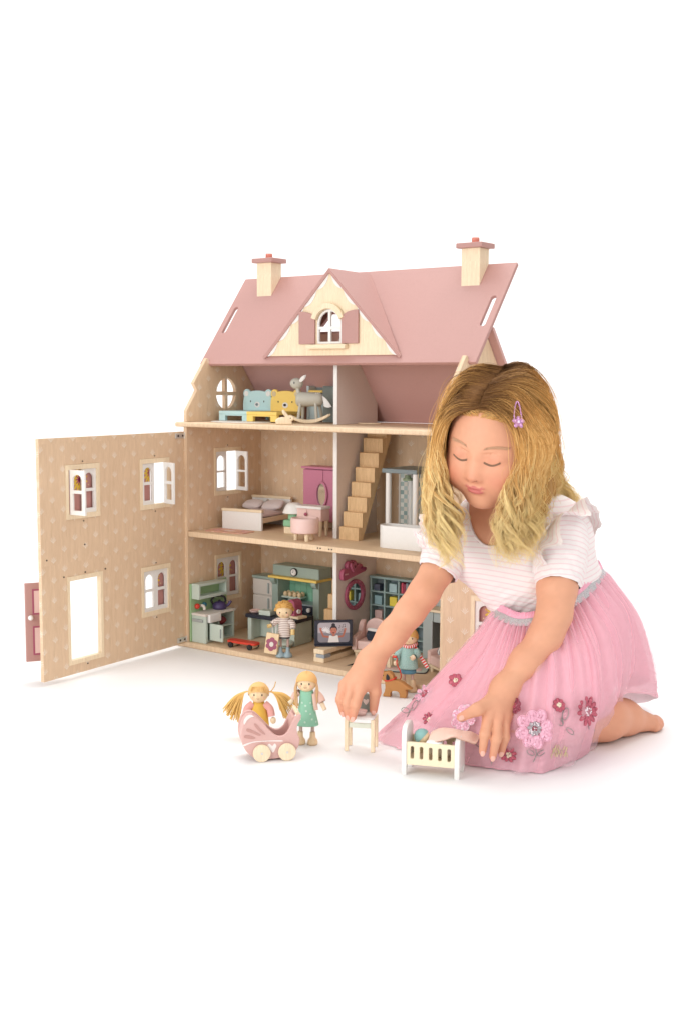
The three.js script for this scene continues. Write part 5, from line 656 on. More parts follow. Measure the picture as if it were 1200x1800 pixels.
// head
const HS = 0.925, HR = new THREE.Matrix4().makeRotationFromEuler(new THREE.Euler(0.40, -0.60, -0.21, 'YXZ')).scale(V(HS, HS, HS)).setPosition(Gl(873, 777, 1.62)), HI = HR.clone().invert();
const hv = V(), hv2 = V();
const skull = (p) => smin(elld(p, [0, 0.016, -0.010], [0.0685, 0.0765, 0.0815]), elld(p, [0, -0.022, 0.018], [0.0590, 0.0580, 0.0575]), 0.03);
const nA = V(0, 0.002, 0.0668), nB = V(0, -0.0185, 0.0772), nT = [0, -0.0235, 0.0792];
function headSdf(p) {
  let d = skull(p); const sx = Math.abs(p.x), q = hv.set(sx, p.y, p.z);
  d = smin(d, elld(q, [0.031, -0.034, 0.043], [0.0255, 0.0245, 0.0265]), 0.022);
  d = smin(d, elld(q, [0, -0.071, 0.050], [0.020, 0.013, 0.017]), 0.022);
  d = -smin(-d, elld(q, [0.0235, 0.0025, 0.0845], [0.0195, 0.0095, 0.0138]), 0.012);
  d = smin(d, elld(q, [0.0268, 0.0020, 0.0580], [0.0155, 0.0100, 0.0133]), 0.004);
  d = -smin(-d, elld(hv2.set(sx, p.y + 9 * (sx - 0.026) * (sx - 0.026), p.z), [0.0260, 0.0118, 0.0735], [0.0135, 0.0009, 0.0060]), 0.0022);
  d = smin(d, cone(q, nA, nB, 0.0036, 0.0062), 0.014);
  d = smin(d, elld(q, nT, [0.0082, 0.0068, 0.0084]), 0.007);
  d = smin(d, elld(q, [0.0078, -0.0262, 0.0745], [0.0056, 0.0046, 0.0062]), 0.006);
  const q2 = hv2.set(sx, p.y - 7 * sx * sx, p.z); d = -smin(-d, elld(q, [0.0046, -0.0288, 0.0800], [0.0027, 0.0021, 0.0036]), 0.0015);
  d = smin(d, elld(q2, [0, -0.0432, 0.0710], [0.0145, 0.0033, 0.0066]), 0.005);
  d = smin(d, elld(q2, [0, -0.0492, 0.0695], [0.0130, 0.0042, 0.0066]), 0.005);
  d = -smin(-d, elld(q2, [0, -0.0460, 0.0803], [0.0175, 0.0008, 0.006]), 0.002);
  return d;
}
const SK = new THREE.Color(0xe0a482), PINK = new THREE.Color(0xd67c64), LIP = new THREE.Color(0xc96a66), tmpC = new THREE.Color(), lp = V();
const skinNoise = noiseField(0, 64, 77);
function skinColour(p, c) { // her colour: fair skin, pinker on the cheeks, nose and finger ends, freckled very faintly
  c.copy(SK); const n = skinNoise(p.x * 0.6 + p.z * 0.3, p.y * 0.6 - p.z * 0.3), n2 = skinNoise(p.x * 3 + p.z * 2, p.y * 3 - p.z * 1.3); c.lerp(PINK, 0.16 * n).multiplyScalar(0.975 + 0.05 * n2);
  lp.copy(p).applyMatrix4(HI); const sx = Math.abs(lp.x);
  if (lp.z > 0.02 && lp.y > -0.09 && lp.y < 0.09) {
    c.lerp(PINK, 0.46 * Math.exp(-(((sx - 0.035) / 0.017) ** 2) - (((lp.y + 0.029) / 0.016) ** 2)));
    c.lerp(PINK, 0.32 * Math.exp(-((sx / 0.012) ** 2) - (((lp.y + 0.026) / 0.011) ** 2)));
    c.lerp(PINK, 0.34 * Math.exp(-(((sx - 0.0265) / 0.014) ** 2) - (((lp.y - 0.002) / 0.008) ** 2)));
    const l1 = (sx / 0.0158) ** 2 + ((lp.y - 7 * sx * sx + 0.0437 - 0.0010 * Math.cos(sx * 500)) / 0.0034) ** 2, l2 = (sx / 0.0130) ** 2 + ((lp.y - 7 * sx * sx + 0.0492) / 0.0043) ** 2;
    if (lp.z > 0.055) c.lerp(LIP, 0.9 * Math.max(sstep(1.25, 0.75, l1), sstep(1.25, 0.75, l2)));
  }
}
const headGeo = surfaceNet((p) => headSdf(p), V(-0.09, -0.095, -0.105), V(0.09, 0.102, 0.105), 0.0027, (p, c) => skinColour(p.clone().applyMatrix4(HR), c));
headGeo.applyMatrix4(HR);
const faceAt = (x, y, lift = 0) => { let z = 0.115; const p = V(); for (let k = 0; k < 60; k++) { const d = headSdf(p.set(x, y, z)); if (d < 0.0002) break; z -= clamp(d * 0.7, 0.0002, 0.006); if (z < 0.0) break; } return V(x, y, z + lift).applyMatrix4(HR); };
const wr = noiseField(0, 32, 91), wr2 = noiseField(0, 16, 19);
const tz = 1.28, lp2 = V(), flat = (p) => lp2.set(p.x, p.y, p.z * tz), fl = (q) => V(q.x, q.y, q.z * tz);
const Tb = [[fl(Gl(898, 958, 1.705)), fl(Gl(940, 1008, 1.712)), 0.078, 0.071], [fl(Gl(940, 1008, 1.712)), fl(Gl(972, 1054, 1.722)), 0.071, 0.074], [fl(Gl(806, 955, 1.715)), fl(Gl(890, 925, 1.712)), 0.034, 0.046], [fl(Gl(890, 925, 1.712)), fl(Gl(982, 930, 1.69)), 0.046, 0.040]];
const scoopC = Gl(867, 900, 1.62).toArray();
function torsoBase(p) {
  const q = flat(p); let d = 1e9; for (const [a, b, r0, r1] of Tb) { const k = cone(q, a, b, r0, r1); d = d > 1e8 ? k : smin(d, k, 0.05); }
  return d;
}
function torso(p) {
  let d = torsoBase(p);
  const s = (p.x - waistP.x) * axisT.x + (p.y - waistP.y) * axisT.y + (p.z - waistP.z) * axisT.z;
  d += 0.0022 * (wr(p.x * 3.1 + 0.3, s * 9) - 0.5) * sstep(-0.12, -0.02, s) + 0.0026 * (wr2(p.x * 2.5 + p.z * 2, p.y * 2.5 + 0.2) - 0.5);
  d = Math.max(d, s - 0.012);                                                       // ends inside the skirt band
  return -smin(-d, elld(p, scoopC, [0.0285, 0.0475, 0.14]), 0.003);                  // scooped neckline
}

const axisT = Gl(965, 1055, 1.72).sub(Gl(885, 925, 1.705)).normalize(), waistP = Gl(962, 1046, 1.715);
// neck and the skin at the neckline
const neckB = bones([[Gl(884, 835, 1.665), Gl(884, 925, 1.705), 0.033, 0.034]], 0.01);
const neck = (p) => smin(neckB(p), Math.max(torsoBase(p) + 0.0016, elld(p, scoopC, [0.044, 0.060, 0.14])), 0.016);
const neckGeo = surfaceNet(neck, ...boxOf([Gl(884, 800, 1.66), Gl(870, 985, 1.70), Gl(815, 985, 1.7), Gl(940, 985, 1.60)], 0.03), 0.0042, skinColour);
// arms and hands
const chain = (list) => { const o = []; for (let i = 0; i < list.length - 1; i++) { const [a, b] = [list[i], list[i + 1]]; o.push([Gl(a[0], a[1], a[2]), Gl(b[0], b[1], b[2]), a[3], b[3]]); } return o; };
function limb(armPts, palm, digits, cell = 0.0023) {
  const arm = bones(chain(armPts), 0.016), pal = bones(palm.flatMap((c) => chain(c)), 0.007), fs = digits.map((d) => bones(chain(d), 0.004));
  const sdf = (p) => { let d = smin(arm(p), pal(p), 0.014); let f = 1e9; for (const q of fs) f = Math.min(f, q(p)); return smin(d, f, 0.005); };
  const pts = [...armPts, ...palm.flat(), ...digits.flat()].map((q) => Gl(q[0], q[1], q[2]));
  return surfaceNet(sdf, ...boxOf(pts, 0.032), cell, (p, c) => { skinColour(p, c); for (const d of digits) { const kn = d[0]; c.lerp(PINK, 0.16 * Math.exp(-((p.distanceTo(Gl(kn[0], kn[1], kn[2])) / 0.009) ** 2))); const t = d[d.length - 1]; c.lerp(PINK, 0.38 * Math.exp(-((p.distanceTo(Gl(t[0], t[1], t[2])) / 0.010) ** 2))); } });
}
const W1 = [650, 1163, 1.662, 0.0148], W2 = [886, 1211, 1.592, 0.0156];
const digits1 = [
  [[604, 1204, 1.684, 0.0068], [599, 1224, 1.688, 0.0060], [604, 1242, 1.694, 0.0050]],
  [[605, 1205, 1.668, 0.0074], [598, 1230, 1.661, 0.0064], [602, 1252, 1.665, 0.0050]],
  [[617, 1208, 1.659, 0.0076], [610, 1236, 1.652, 0.0066], [611, 1258, 1.657, 0.0051]],
  [[634, 1210, 1.656, 0.0076], [625, 1238, 1.649, 0.0066], [620, 1261, 1.654, 0.0051]],
  [[657, 1186, 1.664, 0.0100], [659, 1216, 1.668, 0.0080], [656, 1248, 1.680, 0.0058]]];
const arm1 = limb([[800, 950, 1.705, 0.028], [768, 1003, 1.690, 0.0206], [745, 1042, 1.680, 0.0196], [720, 1076, 1.674, 0.0184], [690, 1114, 1.668, 0.0180], W1],
  [[W1, [605, 1205, 1.672, 0.0080]], [[648, 1168, 1.662, 0.0150], [617, 1206, 1.661, 0.0092]], [[652, 1168, 1.660, 0.0150], [634, 1208, 1.658, 0.0095]], [[657, 1165, 1.662, 0.012], [648, 1202, 1.663, 0.0095]], [W1, [657, 1186, 1.664, 0.0102]]], digits1);
const digits2 = [
  [[858, 1256, 1.568, 0.0078], [851, 1290, 1.556, 0.0066], [847, 1321, 1.562, 0.0050]],
  [[873, 1261, 1.570, 0.0078], [871, 1299, 1.556, 0.0066], [865, 1330, 1.562, 0.0050]],
  [[887, 1260, 1.577, 0.0076], [886, 1296, 1.567, 0.0064], [880, 1322, 1.574, 0.0049]],
  [[897, 1252, 1.589, 0.0068], [900, 1282, 1.585, 0.0056], [895, 1306, 1.592, 0.0045]],
  [[866, 1232, 1.578, 0.0105], [838, 1247, 1.560, 0.0084], [809, 1261, 1.553, 0.0058]]];
const arm2 = limb([[985, 960, 1.672, 0.03], [978, 1035, 1.640, 0.0248], [973, 1080, 1.624, 0.0216], [958, 1117, 1.614, 0.0204], [922, 1163, 1.604, 0.0184], W2],
  [[W2, [858, 1254, 1.570, 0.0092]], [[884, 1214, 1.590, 0.0152], [873, 1258, 1.572, 0.0094]], [[888, 1214, 1.592, 0.0148], [887, 1257, 1.579, 0.0090]], [[892, 1214, 1.596, 0.0135], [897, 1250, 1.590, 0.0080]], [W2, [866, 1232, 1.578, 0.0112]]], digits2);
// the foot behind her: shin, heel, instep and toes, lying on the floor
const gy = (a, b, h) => onGround(a, b, h).applyMatrix4(W2L);
const footList = [[gy(985, 1265, 0.040), gy(1062, 1262, 0.036), 0.040, 0.031], [gy(1062, 1262, 0.036), gy(1098, 1262, 0.027), 0.031, 0.0245], [gy(1075, 1248, 0.040), gy(1088, 1250, 0.034), 0.020, 0.018], [gy(1098, 1262, 0.026), gy(1142, 1270, 0.0135), 0.0235, 0.0125]];
[[1151, 1265, 0.0095, 0.0078], [1156, 1269, 0.0085, 0.0078], [1158, 1273, 0.0080, 0.0070], [1156, 1277, 0.0075, 0.0066], [1151, 1280, 0.0070, 0.0060]].forEach(([a, b, h, r]) => footList.push([gy(1140, 1271, 0.012), gy(a, b, h), 0.0085, r, 0.004]));
const footSdf = bones(footList, 0.012), footGeo = surfaceNet(footSdf, ...boxOf(footList.flatMap((q) => [q[0], q[1]]), 0.045), 0.003, (p, c) => { skinColour(p, c); c.lerp(PINK, 0.25 * Math.exp(-((p.distanceTo(gy(1154, 1272, 0.008)) / 0.02) ** 2)) + 0.12); });
const skin = new THREE.MeshPhysicalMaterial({ vertexColors: true, roughness: 0.52, sheen: 0.25, sheenRoughness: 0.5, sheenColor: new THREE.Color(0xffc8b0), bumpMap: fine, bumpScale: 0.00012 });
const body = gp('body', [headGeo, neckGeo, arm1, arm2, footGeo], skin);
// brows, lashes, nails
const strip = (pts, r) => tube(pts, r, 18, 6);
for (const s of [-1, 1]) {
  const lash = [], brow = []; for (let k = 0; k <= 8; k++) { const t = k / 8, x = s * lerp(0.0130, 0.0365, t); lash.push(faceAt(x, -0.0012 - 0.0042 * Math.sin(Math.PI * t) + 0.002 * t, 0.0003)); }
  gp('eyelash', [...[0, 1, 2].map((m) => strip(lash.map((q, k) => faceAt(s * lerp(0.0130, 0.0365, k / 8), -0.0012 - 0.0042 * Math.sin(Math.PI * k / 8) + 0.002 * k / 8 - m * 0.0008, 0.0004 - m * 0.0001)), 0.0007 - m * 0.00012))], paint(0x86664f, 0.7));
  for (let k = 0; k < 70; k++) { const t = k / 69, x = s * lerp(0.0125, 0.0415, t), y = 0.0165 + 0.0042 * Math.sin(Math.PI * (0.15 + t * 0.75)) + (k % 5 - 2) * 0.0007; brow.push(tube([faceAt(x, y, 0.0001), faceAt(x + s * 0.0028, y + 0.0011, 0.0004), faceAt(x + s * 0.0045, y + 0.0012, 0.0001)], 0.00019, 4, 4)); }
  gp('eyebrow', brow, paint(0xd6a987, 0.7));
}
for (const [dg, front] of [[digits1, 1], [digits2, 1]]) dg.forEach((d, i) => { const a = d[d.length - 2], b = d[d.length - 1]; if (dg === digits1 && i === 0) return; const A = Gl(a[0], a[1], a[2]), B = Gl(b[0], b[1], b[2]), ax = B.clone().sub(A).normalize(), up = V(0, 0, 1).addScaledVector(ax, -ax.z).normalize(), sd = ax.clone().cross(up); const g = ell(0.0032, 0.0044, 0.0009, 0, 0, 0, 14); g.applyMatrix4(new THREE.Matrix4().makeBasis(sd, ax, up).setPosition(B.clone().addScaledVector(up, b[3] * 0.9).addScaledVector(ax, b[3] * 0.15))); gp('nail', g, paint(0xf0b9a6, 0.3)); });

// ---------- her top ----------
const stripeTop = canvasTex(256, 256, (c, w, h) => { c.fillStyle = '#f4ebe8'; c.fillRect(0, 0, w, h); c.fillStyle = '#efd6d6'; for (let k = 0; k < 4; k++) c.fillRect(0, k * 64 + 20, w, 15); for (let i = 0; i < 5000; i++) { c.fillStyle = `rgba(${rnd() < 0.5 ? '255,255,255' : '215,195,195'},0.16)`; c.fillRect(rnd() * w, rnd() * h, 3, 1.5); } });
stripeTop.repeat.set(1 / 0.028, 1 / 0.028);
const jersey = new THREE.MeshPhysicalMaterial({ map: stripeTop, roughness: 0.92, sheen: 0.25, sheenRoughness: 0.6, sheenColor: new THREE.Color(0xfff0f0), bumpMap: fine, bumpScale: 0.0002, side: THREE.DoubleSide });
const torsoGeo = surfaceNet(torso, ...boxOf([Gl(780, 890, 1.60), Gl(1075, 1110, 1.80), Gl(1060, 880, 1.66)], 0.02), 0.0034);
const uvAxis = (g, fn) => { const p = g.attributes.position, uv = g.attributes.uv, q = V(); for (let i = 0; i < p.count; i++) { const [u, v] = fn(q.fromBufferAttribute(p, i)); uv.setXY(i, u, v); } return g; };
uvAxis(torsoGeo, (p) => [p.x, (p.y * 0.93 - p.x * 0.10 + 0.012 * Math.sin(p.x * 22 + 1) + 0.10 * p.z)]);
const top = gp('top', torsoGeo, jersey);
{ // rolled edge of the neckline
  const rim = []; for (let k = 0; k <= 44; k++) { const a = lerp(Math.PI - 0.25, TAU + 0.25, k / 44), p = V(scoopC[0] + 0.0285 * Math.cos(a), scoopC[1] + 0.0475 * Math.sin(a), -1.5); for (let m = 0; m < 200; m++) { const q = torsoBase(p); if (q < 0.0004) break; p.z -= Math.max(0.0004, q * 0.6); if (p.z < -1.76) break; } if (p.z > -1.74) rim.push(p); }
  gp('neckline', tube(rim, 0.0017, 90, 8), jersey, top);
}
function sleeve(a, b, r0, r1, n1) {
  const ax = b.clone().sub(a), L = ax.length(); ax.normalize(); const up = Math.abs(ax.z) < 0.9 ? V(0, 0, 1) : V(1, 0, 0), e1 = up.clone().addScaledVector(ax, -up.dot(ax)).normalize(), e2 = ax.clone().cross(e1);
  const N = 48, K = 26, pos = [], uv = [], ind = [];
  for (let j = 0; j <= K; j++) { const t = j / K, puff = Math.sin(Math.PI * clamp(t * 0.9 + 0.1, 0, 1)) * 0.004; for (let i = 0; i <= N; i++) { const f = (i / N) * TAU, r = lerp(r0, r1, t) + puff + 0.0016 * Math.sin(f * 3 + t * 4 + n1) * (1 - t * 0.6) + 0.0030 * (wr(i / N + n1, t * 0.5) - 0.5) - (j === K ? 0.0016 : 0); const q = a.clone().addScaledVector(ax, t * L).addScaledVector(e1, Math.cos(f) * r).addScaledVector(e2, Math.sin(f) * r); pos.push(q.x, q.y, q.z); uv.push(f * 0.03, -t * L + 0.002 * Math.sin(f * 2)); } }
  for (let j = 0; j < K; j++) for (let i = 0; i < N; i++) { const k = j * (N + 1) + i; ind.push(k, k + 1, k + N + 1, k + 1, k + N + 2, k + N + 1); }
  const g = new THREE.BufferGeometry(); g.setAttribute('position', new THREE.Float32BufferAttribute(pos, 3)); g.setAttribute('uv', new THREE.Float32BufferAttribute(uv, 2)); g.setIndex(ind); g.computeVertexNormals(); return g;
}
gp('sleeve', sleeve(Gl(802, 938, 1.712), Gl(768, 1007, 1.688), 0.0315, 0.0285, 1), jersey, top);
gp('sleeve', sleeve(Gl(984, 928, 1.684), Gl(979, 1030, 1.641), 0.039, 0.0312, 2.2), jersey, top);
function ruffle(pts, ctr, w, waves, seed1) { // gathered frill along an armhole
  const c = new THREE.CatmullRomCurve3(pts), N = 160, K = 5, pos = [], uv = [], ind = [];
  for (let i = 0; i <= N; i++) { const t = i / N, p = c.getPoint(t), tg = c.getTangent(t), out = p.clone().sub(ctr).addScaledVector(tg, -p.clone().sub(ctr).dot(tg)).normalize(), nn = out.clone().cross(tg); const env = Math.sin(Math.PI * clamp(t * 1.0, 0.04, 0.96));
    for (let j = 0; j <= K; j++) { const s = j / K, q = p.clone().addScaledVector(out, w * env * s * (0.85 + 0.25 * wr(t * 2 + seed1, 0.3))).addScaledVector(nn, (0.0130 * Math.sin(t * waves * TAU + Math.sin(t * 9) * 0.9) + 0.002 * Math.sin(t * 57)) * s * env - 0.012 * s * s); pos.push(q.x, q.y, q.z); uv.push(t * 0.2, s * w * 0.9); } }
  for (let i = 0; i < N; i++) for (let j = 0; j < K; j++) { const k = i * (K + 1) + j; ind.push(k, k + 1, k + K + 1, k + 1, k + K + 2, k + K + 1); }
  const g = new THREE.BufferGeometry(); g.setAttribute('position', new THREE.Float32BufferAttribute(pos, 3)); g.setAttribute('uv', new THREE.Float32BufferAttribute(uv, 2)); g.setIndex(ind); g.computeVertexNormals(); return g;
}
gp('ruffle', ruffle([Gl(934, 1006, 1.640), Gl(938, 975, 1.632), Gl(954, 940, 1.634), Gl(984, 908, 1.650), Gl(1010, 898, 1.680), Gl(1030, 916, 1.712), Gl(1037, 948, 1.73)], Gl(905, 985, 1.745), 0.034, 5.5, 0.1), jersey, top);
gp('ruffle', ruffle([Gl(800, 905, 1.67), Gl(778, 915, 1.672), Gl(762, 938, 1.68), Gl(757, 962, 1.69), Gl(765, 982, 1.70)], Gl(800, 965, 1.70), 0.022, 4.5, 0.6), jersey, top);

// ---------- her skirt ----------
const cols = [
  [G(874, 1070, 1.695), G(820, 1138, 1.705), G(742, 1222, 1.718), onGround(664, 1298)],
  [G(888, 1082, 1.655), G(840, 1168, 1.642), G(780, 1252, 1.656), onGround(735, 1322)],
  [G(912, 1090, 1.632), G(888, 1178, 1.600), G(862, 1270, 1.598), onGround(838, 1345)],
  [G(948, 1085, 1.630), G(948, 1180, 1.592), G(938, 1280, 1.570), onGround(928, 1358)],
  [G(988, 1066, 1.640), G(1018, 1160, 1.604), G(1022, 1260, 1.590), onGround(1004, 1340)],
  [G(1024, 1040, 1.660), G(1070, 1120, 1.640), G(1080, 1212, 1.642), onGround(1060, 1286)],
  [G(1048, 1012, 1.690), G(1098, 1080, 1.700), G(1108, 1160, 1.712), G(1092, 1222, 1.735)],
  [G(1056, 998, 1.735), G(1116, 1082, 1.765), G(1146, 1170, 1.785), G(1150, 1226, 1.800)],
  [G(1030, 990, 1.785), G(1070, 1085, 1.850), G(1098, 1180, 1.875), onGround(1110, 1236)],
  [G(970, 1010, 1.800), G(960, 1090, 1.868), G(945, 1175, 1.900), onGround(930, 1230)],
  [G(905, 1042, 1.765), G(868, 1110, 1.800), G(820, 1185, 1.820), onGround(780, 1255)],
];
const NC = cols.length, cr = (a, b, c, d, t) => V(0, 0, 0).addScaledVector(a, -0.5 * t + t * t - 0.5 * t * t * t).addScaledVector(b, 1 - 2.5 * t * t + 1.5 * t * t * t).addScaledVector(c, 0.5 * t + 2 * t * t - 1.5 * t * t * t).addScaledVector(d, -0.5 * t * t + 0.5 * t * t * t);
const rowPt = (r, u) => { const i = Math.floor(u), t = u - i, q = (k) => cols[((i + k) % NC + NC) % NC][r]; return cr(q(-1), q(0), q(1), q(2), t); };
const axisC = (() => { const o = []; for (let r = 0; r < 4; r++) { const c = V(); for (const k of cols) c.add(k[r]); o.push(c.multiplyScalar(1 / NC)); } return o; })();
function skirtPt(u, v, lift = 0, folds = 1, ph = 0) {
  u = ((u % NC) + NC) % NC; const w = v * 3, i = Math.min(2, Math.floor(w)), t = w - i, R = [0, 1, 2, 3].map((r) => rowPt(r, u)), q = (k) => R[clamp(i + k, 0, 3)];
  const p = i === 0 ? cr(q(0).clone().multiplyScalar(2).sub(q(1)), q(0), q(1), q(2), t) : cr(q(-1), q(0), q(1), i === 2 ? q(1).clone().multiplyScalar(2).sub(q(0)) : q(2), t);
  const c = axisC[i].clone().lerp(axisC[Math.min(3, i + 1)], t), out = p.clone().sub(c); out.y = 0; out.normalize();
  const a = u / NC * TAU + ph, gather = Math.exp(-v * 3.2), deep = (0.5 + 0.5 * wr2(u / NC, 0.37));
  const f = folds * (0.0062 * gather * sstep(0, 0.05, v) * Math.sin(a * 34 + 2.2 * Math.sin(a * 5)) + deep * (0.0025 + 0.0065 * v) * sstep(0.02, 0.35, v) * (0.62 * Math.sin(a * 11 + 1.6 * Math.sin(a * 2 + v * 0.9) + v * 1.1) + 0.38 * Math.sin(a * 23 + 2.4 * v + Math.sin(a * 4))) + 0.0028 * (wr(u / NC * 2 + v * 0.3, v * 1.2) - 0.5) * v);
  p.addScaledVector(out, f + lift + ph * 0.02 * v + (0.010 * (wr(u / NC * 3 + ph, 0.7) - 0.5)) * sstep(0.7, 1, v)); if (p.y < 0.0012) p.y = 0.0012; return p;
}
function skirtGeo(lift, v1, folds, N = 440, K = 80, ph = 0) {
  const pos = [], uv = [], ind = []; for (let j = 0; j <= K; j++) for (let i = 0; i <= N; i++) { const p = skirtPt(i / N * NC, j / K * v1, lift, folds, ph); pos.push(p.x, p.y, p.z); uv.push(i / N * 1.4, j / K * v1 * 0.32); }
  for (let j = 0; j < K; j++) for (let i = 0; i < N; i++) { const k = j * (N + 1) + i; ind.push(k, k + N + 1, k + 1, k + 1, k + N + 1, k + N + 2); }
  const g = new THREE.BufferGeometry(); g.setAttribute('position', new THREE.Float32BufferAttribute(pos, 3)); g.setAttribute('uv', new THREE.Float32BufferAttribute(uv, 2)); g.setIndex(ind); g.computeVertexNormals(); return g;
}
const net = canvasTex(512, 512, (c, w, h) => { c.fillStyle = '#fff'; c.fillRect(0, 0, w, h); for (let i = 0; i < 256; i++) { c.fillStyle = `rgba(245,215,225,${0.10 + 0.12 * (i % 2)})`; c.fillRect(i * 2, 0, 1, h); c.fillRect(0, i * 2, w, 1); } for (let i = 0; i < 900; i++) { c.fillStyle = 'rgba(255,225,235,0.12)'; c.fillRect(rnd() * w, rnd() * h, 2, 10 + rnd() * 40); } });
net.repeat.set(1 / 0.08, 1 / 0.08);
const tulle = new THREE.MeshPhysicalMaterial({ color: 0xffc6d2, map: net, roughness: 0.9, sheen: 0.5, sheenRoughness: 0.5, sheenColor: new THREE.Color(0xffd5e2), side: THREE.DoubleSide, transparent: true, opacity: 0.66 });
const lining = new THREE.MeshPhysicalMaterial({ color: 0xffa6ba, map: net, roughness: 0.85, side: THREE.DoubleSide });
const skirt = gp('skirt', skirtGeo(0, 1, 1), tulle, girl, false);
gp('skirt_lining', skirtGeo(-0.009, 0.80, 0.75, 300, 50), lining, skirt, false);
gp('net_layer', skirtGeo(0.0012, 0.985, 1.15, 440, 70, 0.21), new THREE.MeshPhysicalMaterial({ color: 0xffdbe2, map: net, roughness: 0.9, sheen: 0.6, sheenRoughness: 0.5, sheenColor: new THREE.Color(0xffe3ea), side: THREE.DoubleSide, transparent: true, opacity: 0.3 }), skirt, false);
// silver band and gathered edge at the waist
function band(v0, v1, lift, wave, n = 260) { const pos = [], uv = [], ind = [], K = 4; for (let i = 0; i <= n; i++) for (let j = 0; j <= K; j++) { const u = i / n * NC, p = skirtPt(u, 0, 0, 0), q = skirtPt(u, 0.06, 0, 0), dn = q.clone().sub(p).normalize(), s = lerp(v0, v1, j / K), c = axisC[0], o = p.clone().sub(c); o.y = 0; o.normalize(); p.addScaledVector(dn, s).addScaledVector(o, lift + wave * (1 - j / K) * Math.sin(i * 1.45 + 2 * Math.sin(i * 0.31))); pos.push(p.x, p.y, p.z); uv.push(i / n * 0.5, s); } for (let i = 0; i < n; i++) for (let j = 0; j < K; j++) { const k = i * (K + 1) + j; ind.push(k, k + 1, k + K + 1, k + 1, k + K + 2, k + K + 1); } const g = new THREE.BufferGeometry(); g.setAttribute('position', new THREE.Float32BufferAttribute(pos, 3)); g.setAttribute('uv', new THREE.Float32BufferAttribute(uv, 2)); g.setIndex(ind); g.computeVertexNormals(); return g; }
const glit = canvasTex(256, 256, (c, w, h) => { c.fillStyle = '#c9c3c4'; c.fillRect(0, 0, w, h); for (let i = 0; i < 7000; i++) { c.fillStyle = ['#f4f1f0', '#a39da0', '#dcd6d8', '#8d888c'][i % 4]; c.fillRect(rnd() * w, rnd() * h, 3, 3); } }); glit.repeat.set(1 / 0.03, 1 / 0.03);
gp('waistband', band(-0.003, 0.0085, 0.0022, 0), new THREE.MeshStandardMaterial({ map: glit, roughness: 0.4, metalness: 0.35, side: THREE.DoubleSide }), skirt, false);
gp('waist_frill', band(-0.0125, -0.0028, 0.0032, 0.0026), new THREE.MeshPhysicalMaterial({ color: 0xf0adc0, roughness: 0.85, side: THREE.DoubleSide }), skirt, false);
// sequin flowers sewn on the skirt
const proj = (p) => { const q = p.clone().applyMatrix4(W2L); return [600 + FOC * q.x / -q.z, 900 - FOC * q.y / -q.z, -q.z]; };
const skirtTop = (u, v) => skirtPt(u, v, 0.0012, 1.15, 0.21), samples = []; for (let i = 0; i < 330; i++) for (let j = 10; j <= 90; j++) { const u = i / 330 * 7.4 - 0.4, v = j / 90, p = skirtTop(u, v), [x, y, d] = proj(p); samples.push([x, y, d, u, v]); }
function onSkirt(x, y) { let best = null, bs = 1e9; for (const s of samples) { const e = (s[0] - x) ** 2 + (s[1] - y) ** 2 + Math.max(0, s[2] - 1.6) * 40; if (e < bs) { bs = e; best = s; } } const [, , , u, v] = best, p = skirtTop(u, v), a = skirtTop(u + 0.06, v).sub(skirtTop(u - 0.06, v)).normalize(), b = skirtTop(u, Math.min(1, v + 0.02)).sub(skirtTop(u, v - 0.02)).normalize(); let n = a.clone().cross(b).normalize(); const tc = CAM.clone().sub(p).normalize(); if (n.dot(tc) < 0) n.negate(); n.addScaledVector(tc, 0.6).normalize(); const ex = AX.clone().addScaledVector(n, -AX.dot(n)).normalize(), ey = n.clone().cross(ex); return { p: p.addScaledVector(n, 0.0022), ex, ey, n }; }
const seqM = (hex, rough = 0.25) => new THREE.MeshPhysicalMaterial({ color: hex, roughness: rough, metalness: 0.25, clearcoat: 0.6, clearcoatRoughness: 0.2 });
const SQ = { rose: seqM(0xc25468), dark: seqM(0x8f3348), pale: seqM(0xf3b7cb, 0.4), white: seqM(0xf3e6ea, 0.2), silver: seqM(0xb9b2b6, 0.25), cream: seqM(0xf0e2c8, 0.4), stem: seqM(0x8c8a86, 0.4), gold: seqM(0xd9cf9a, 0.4) };
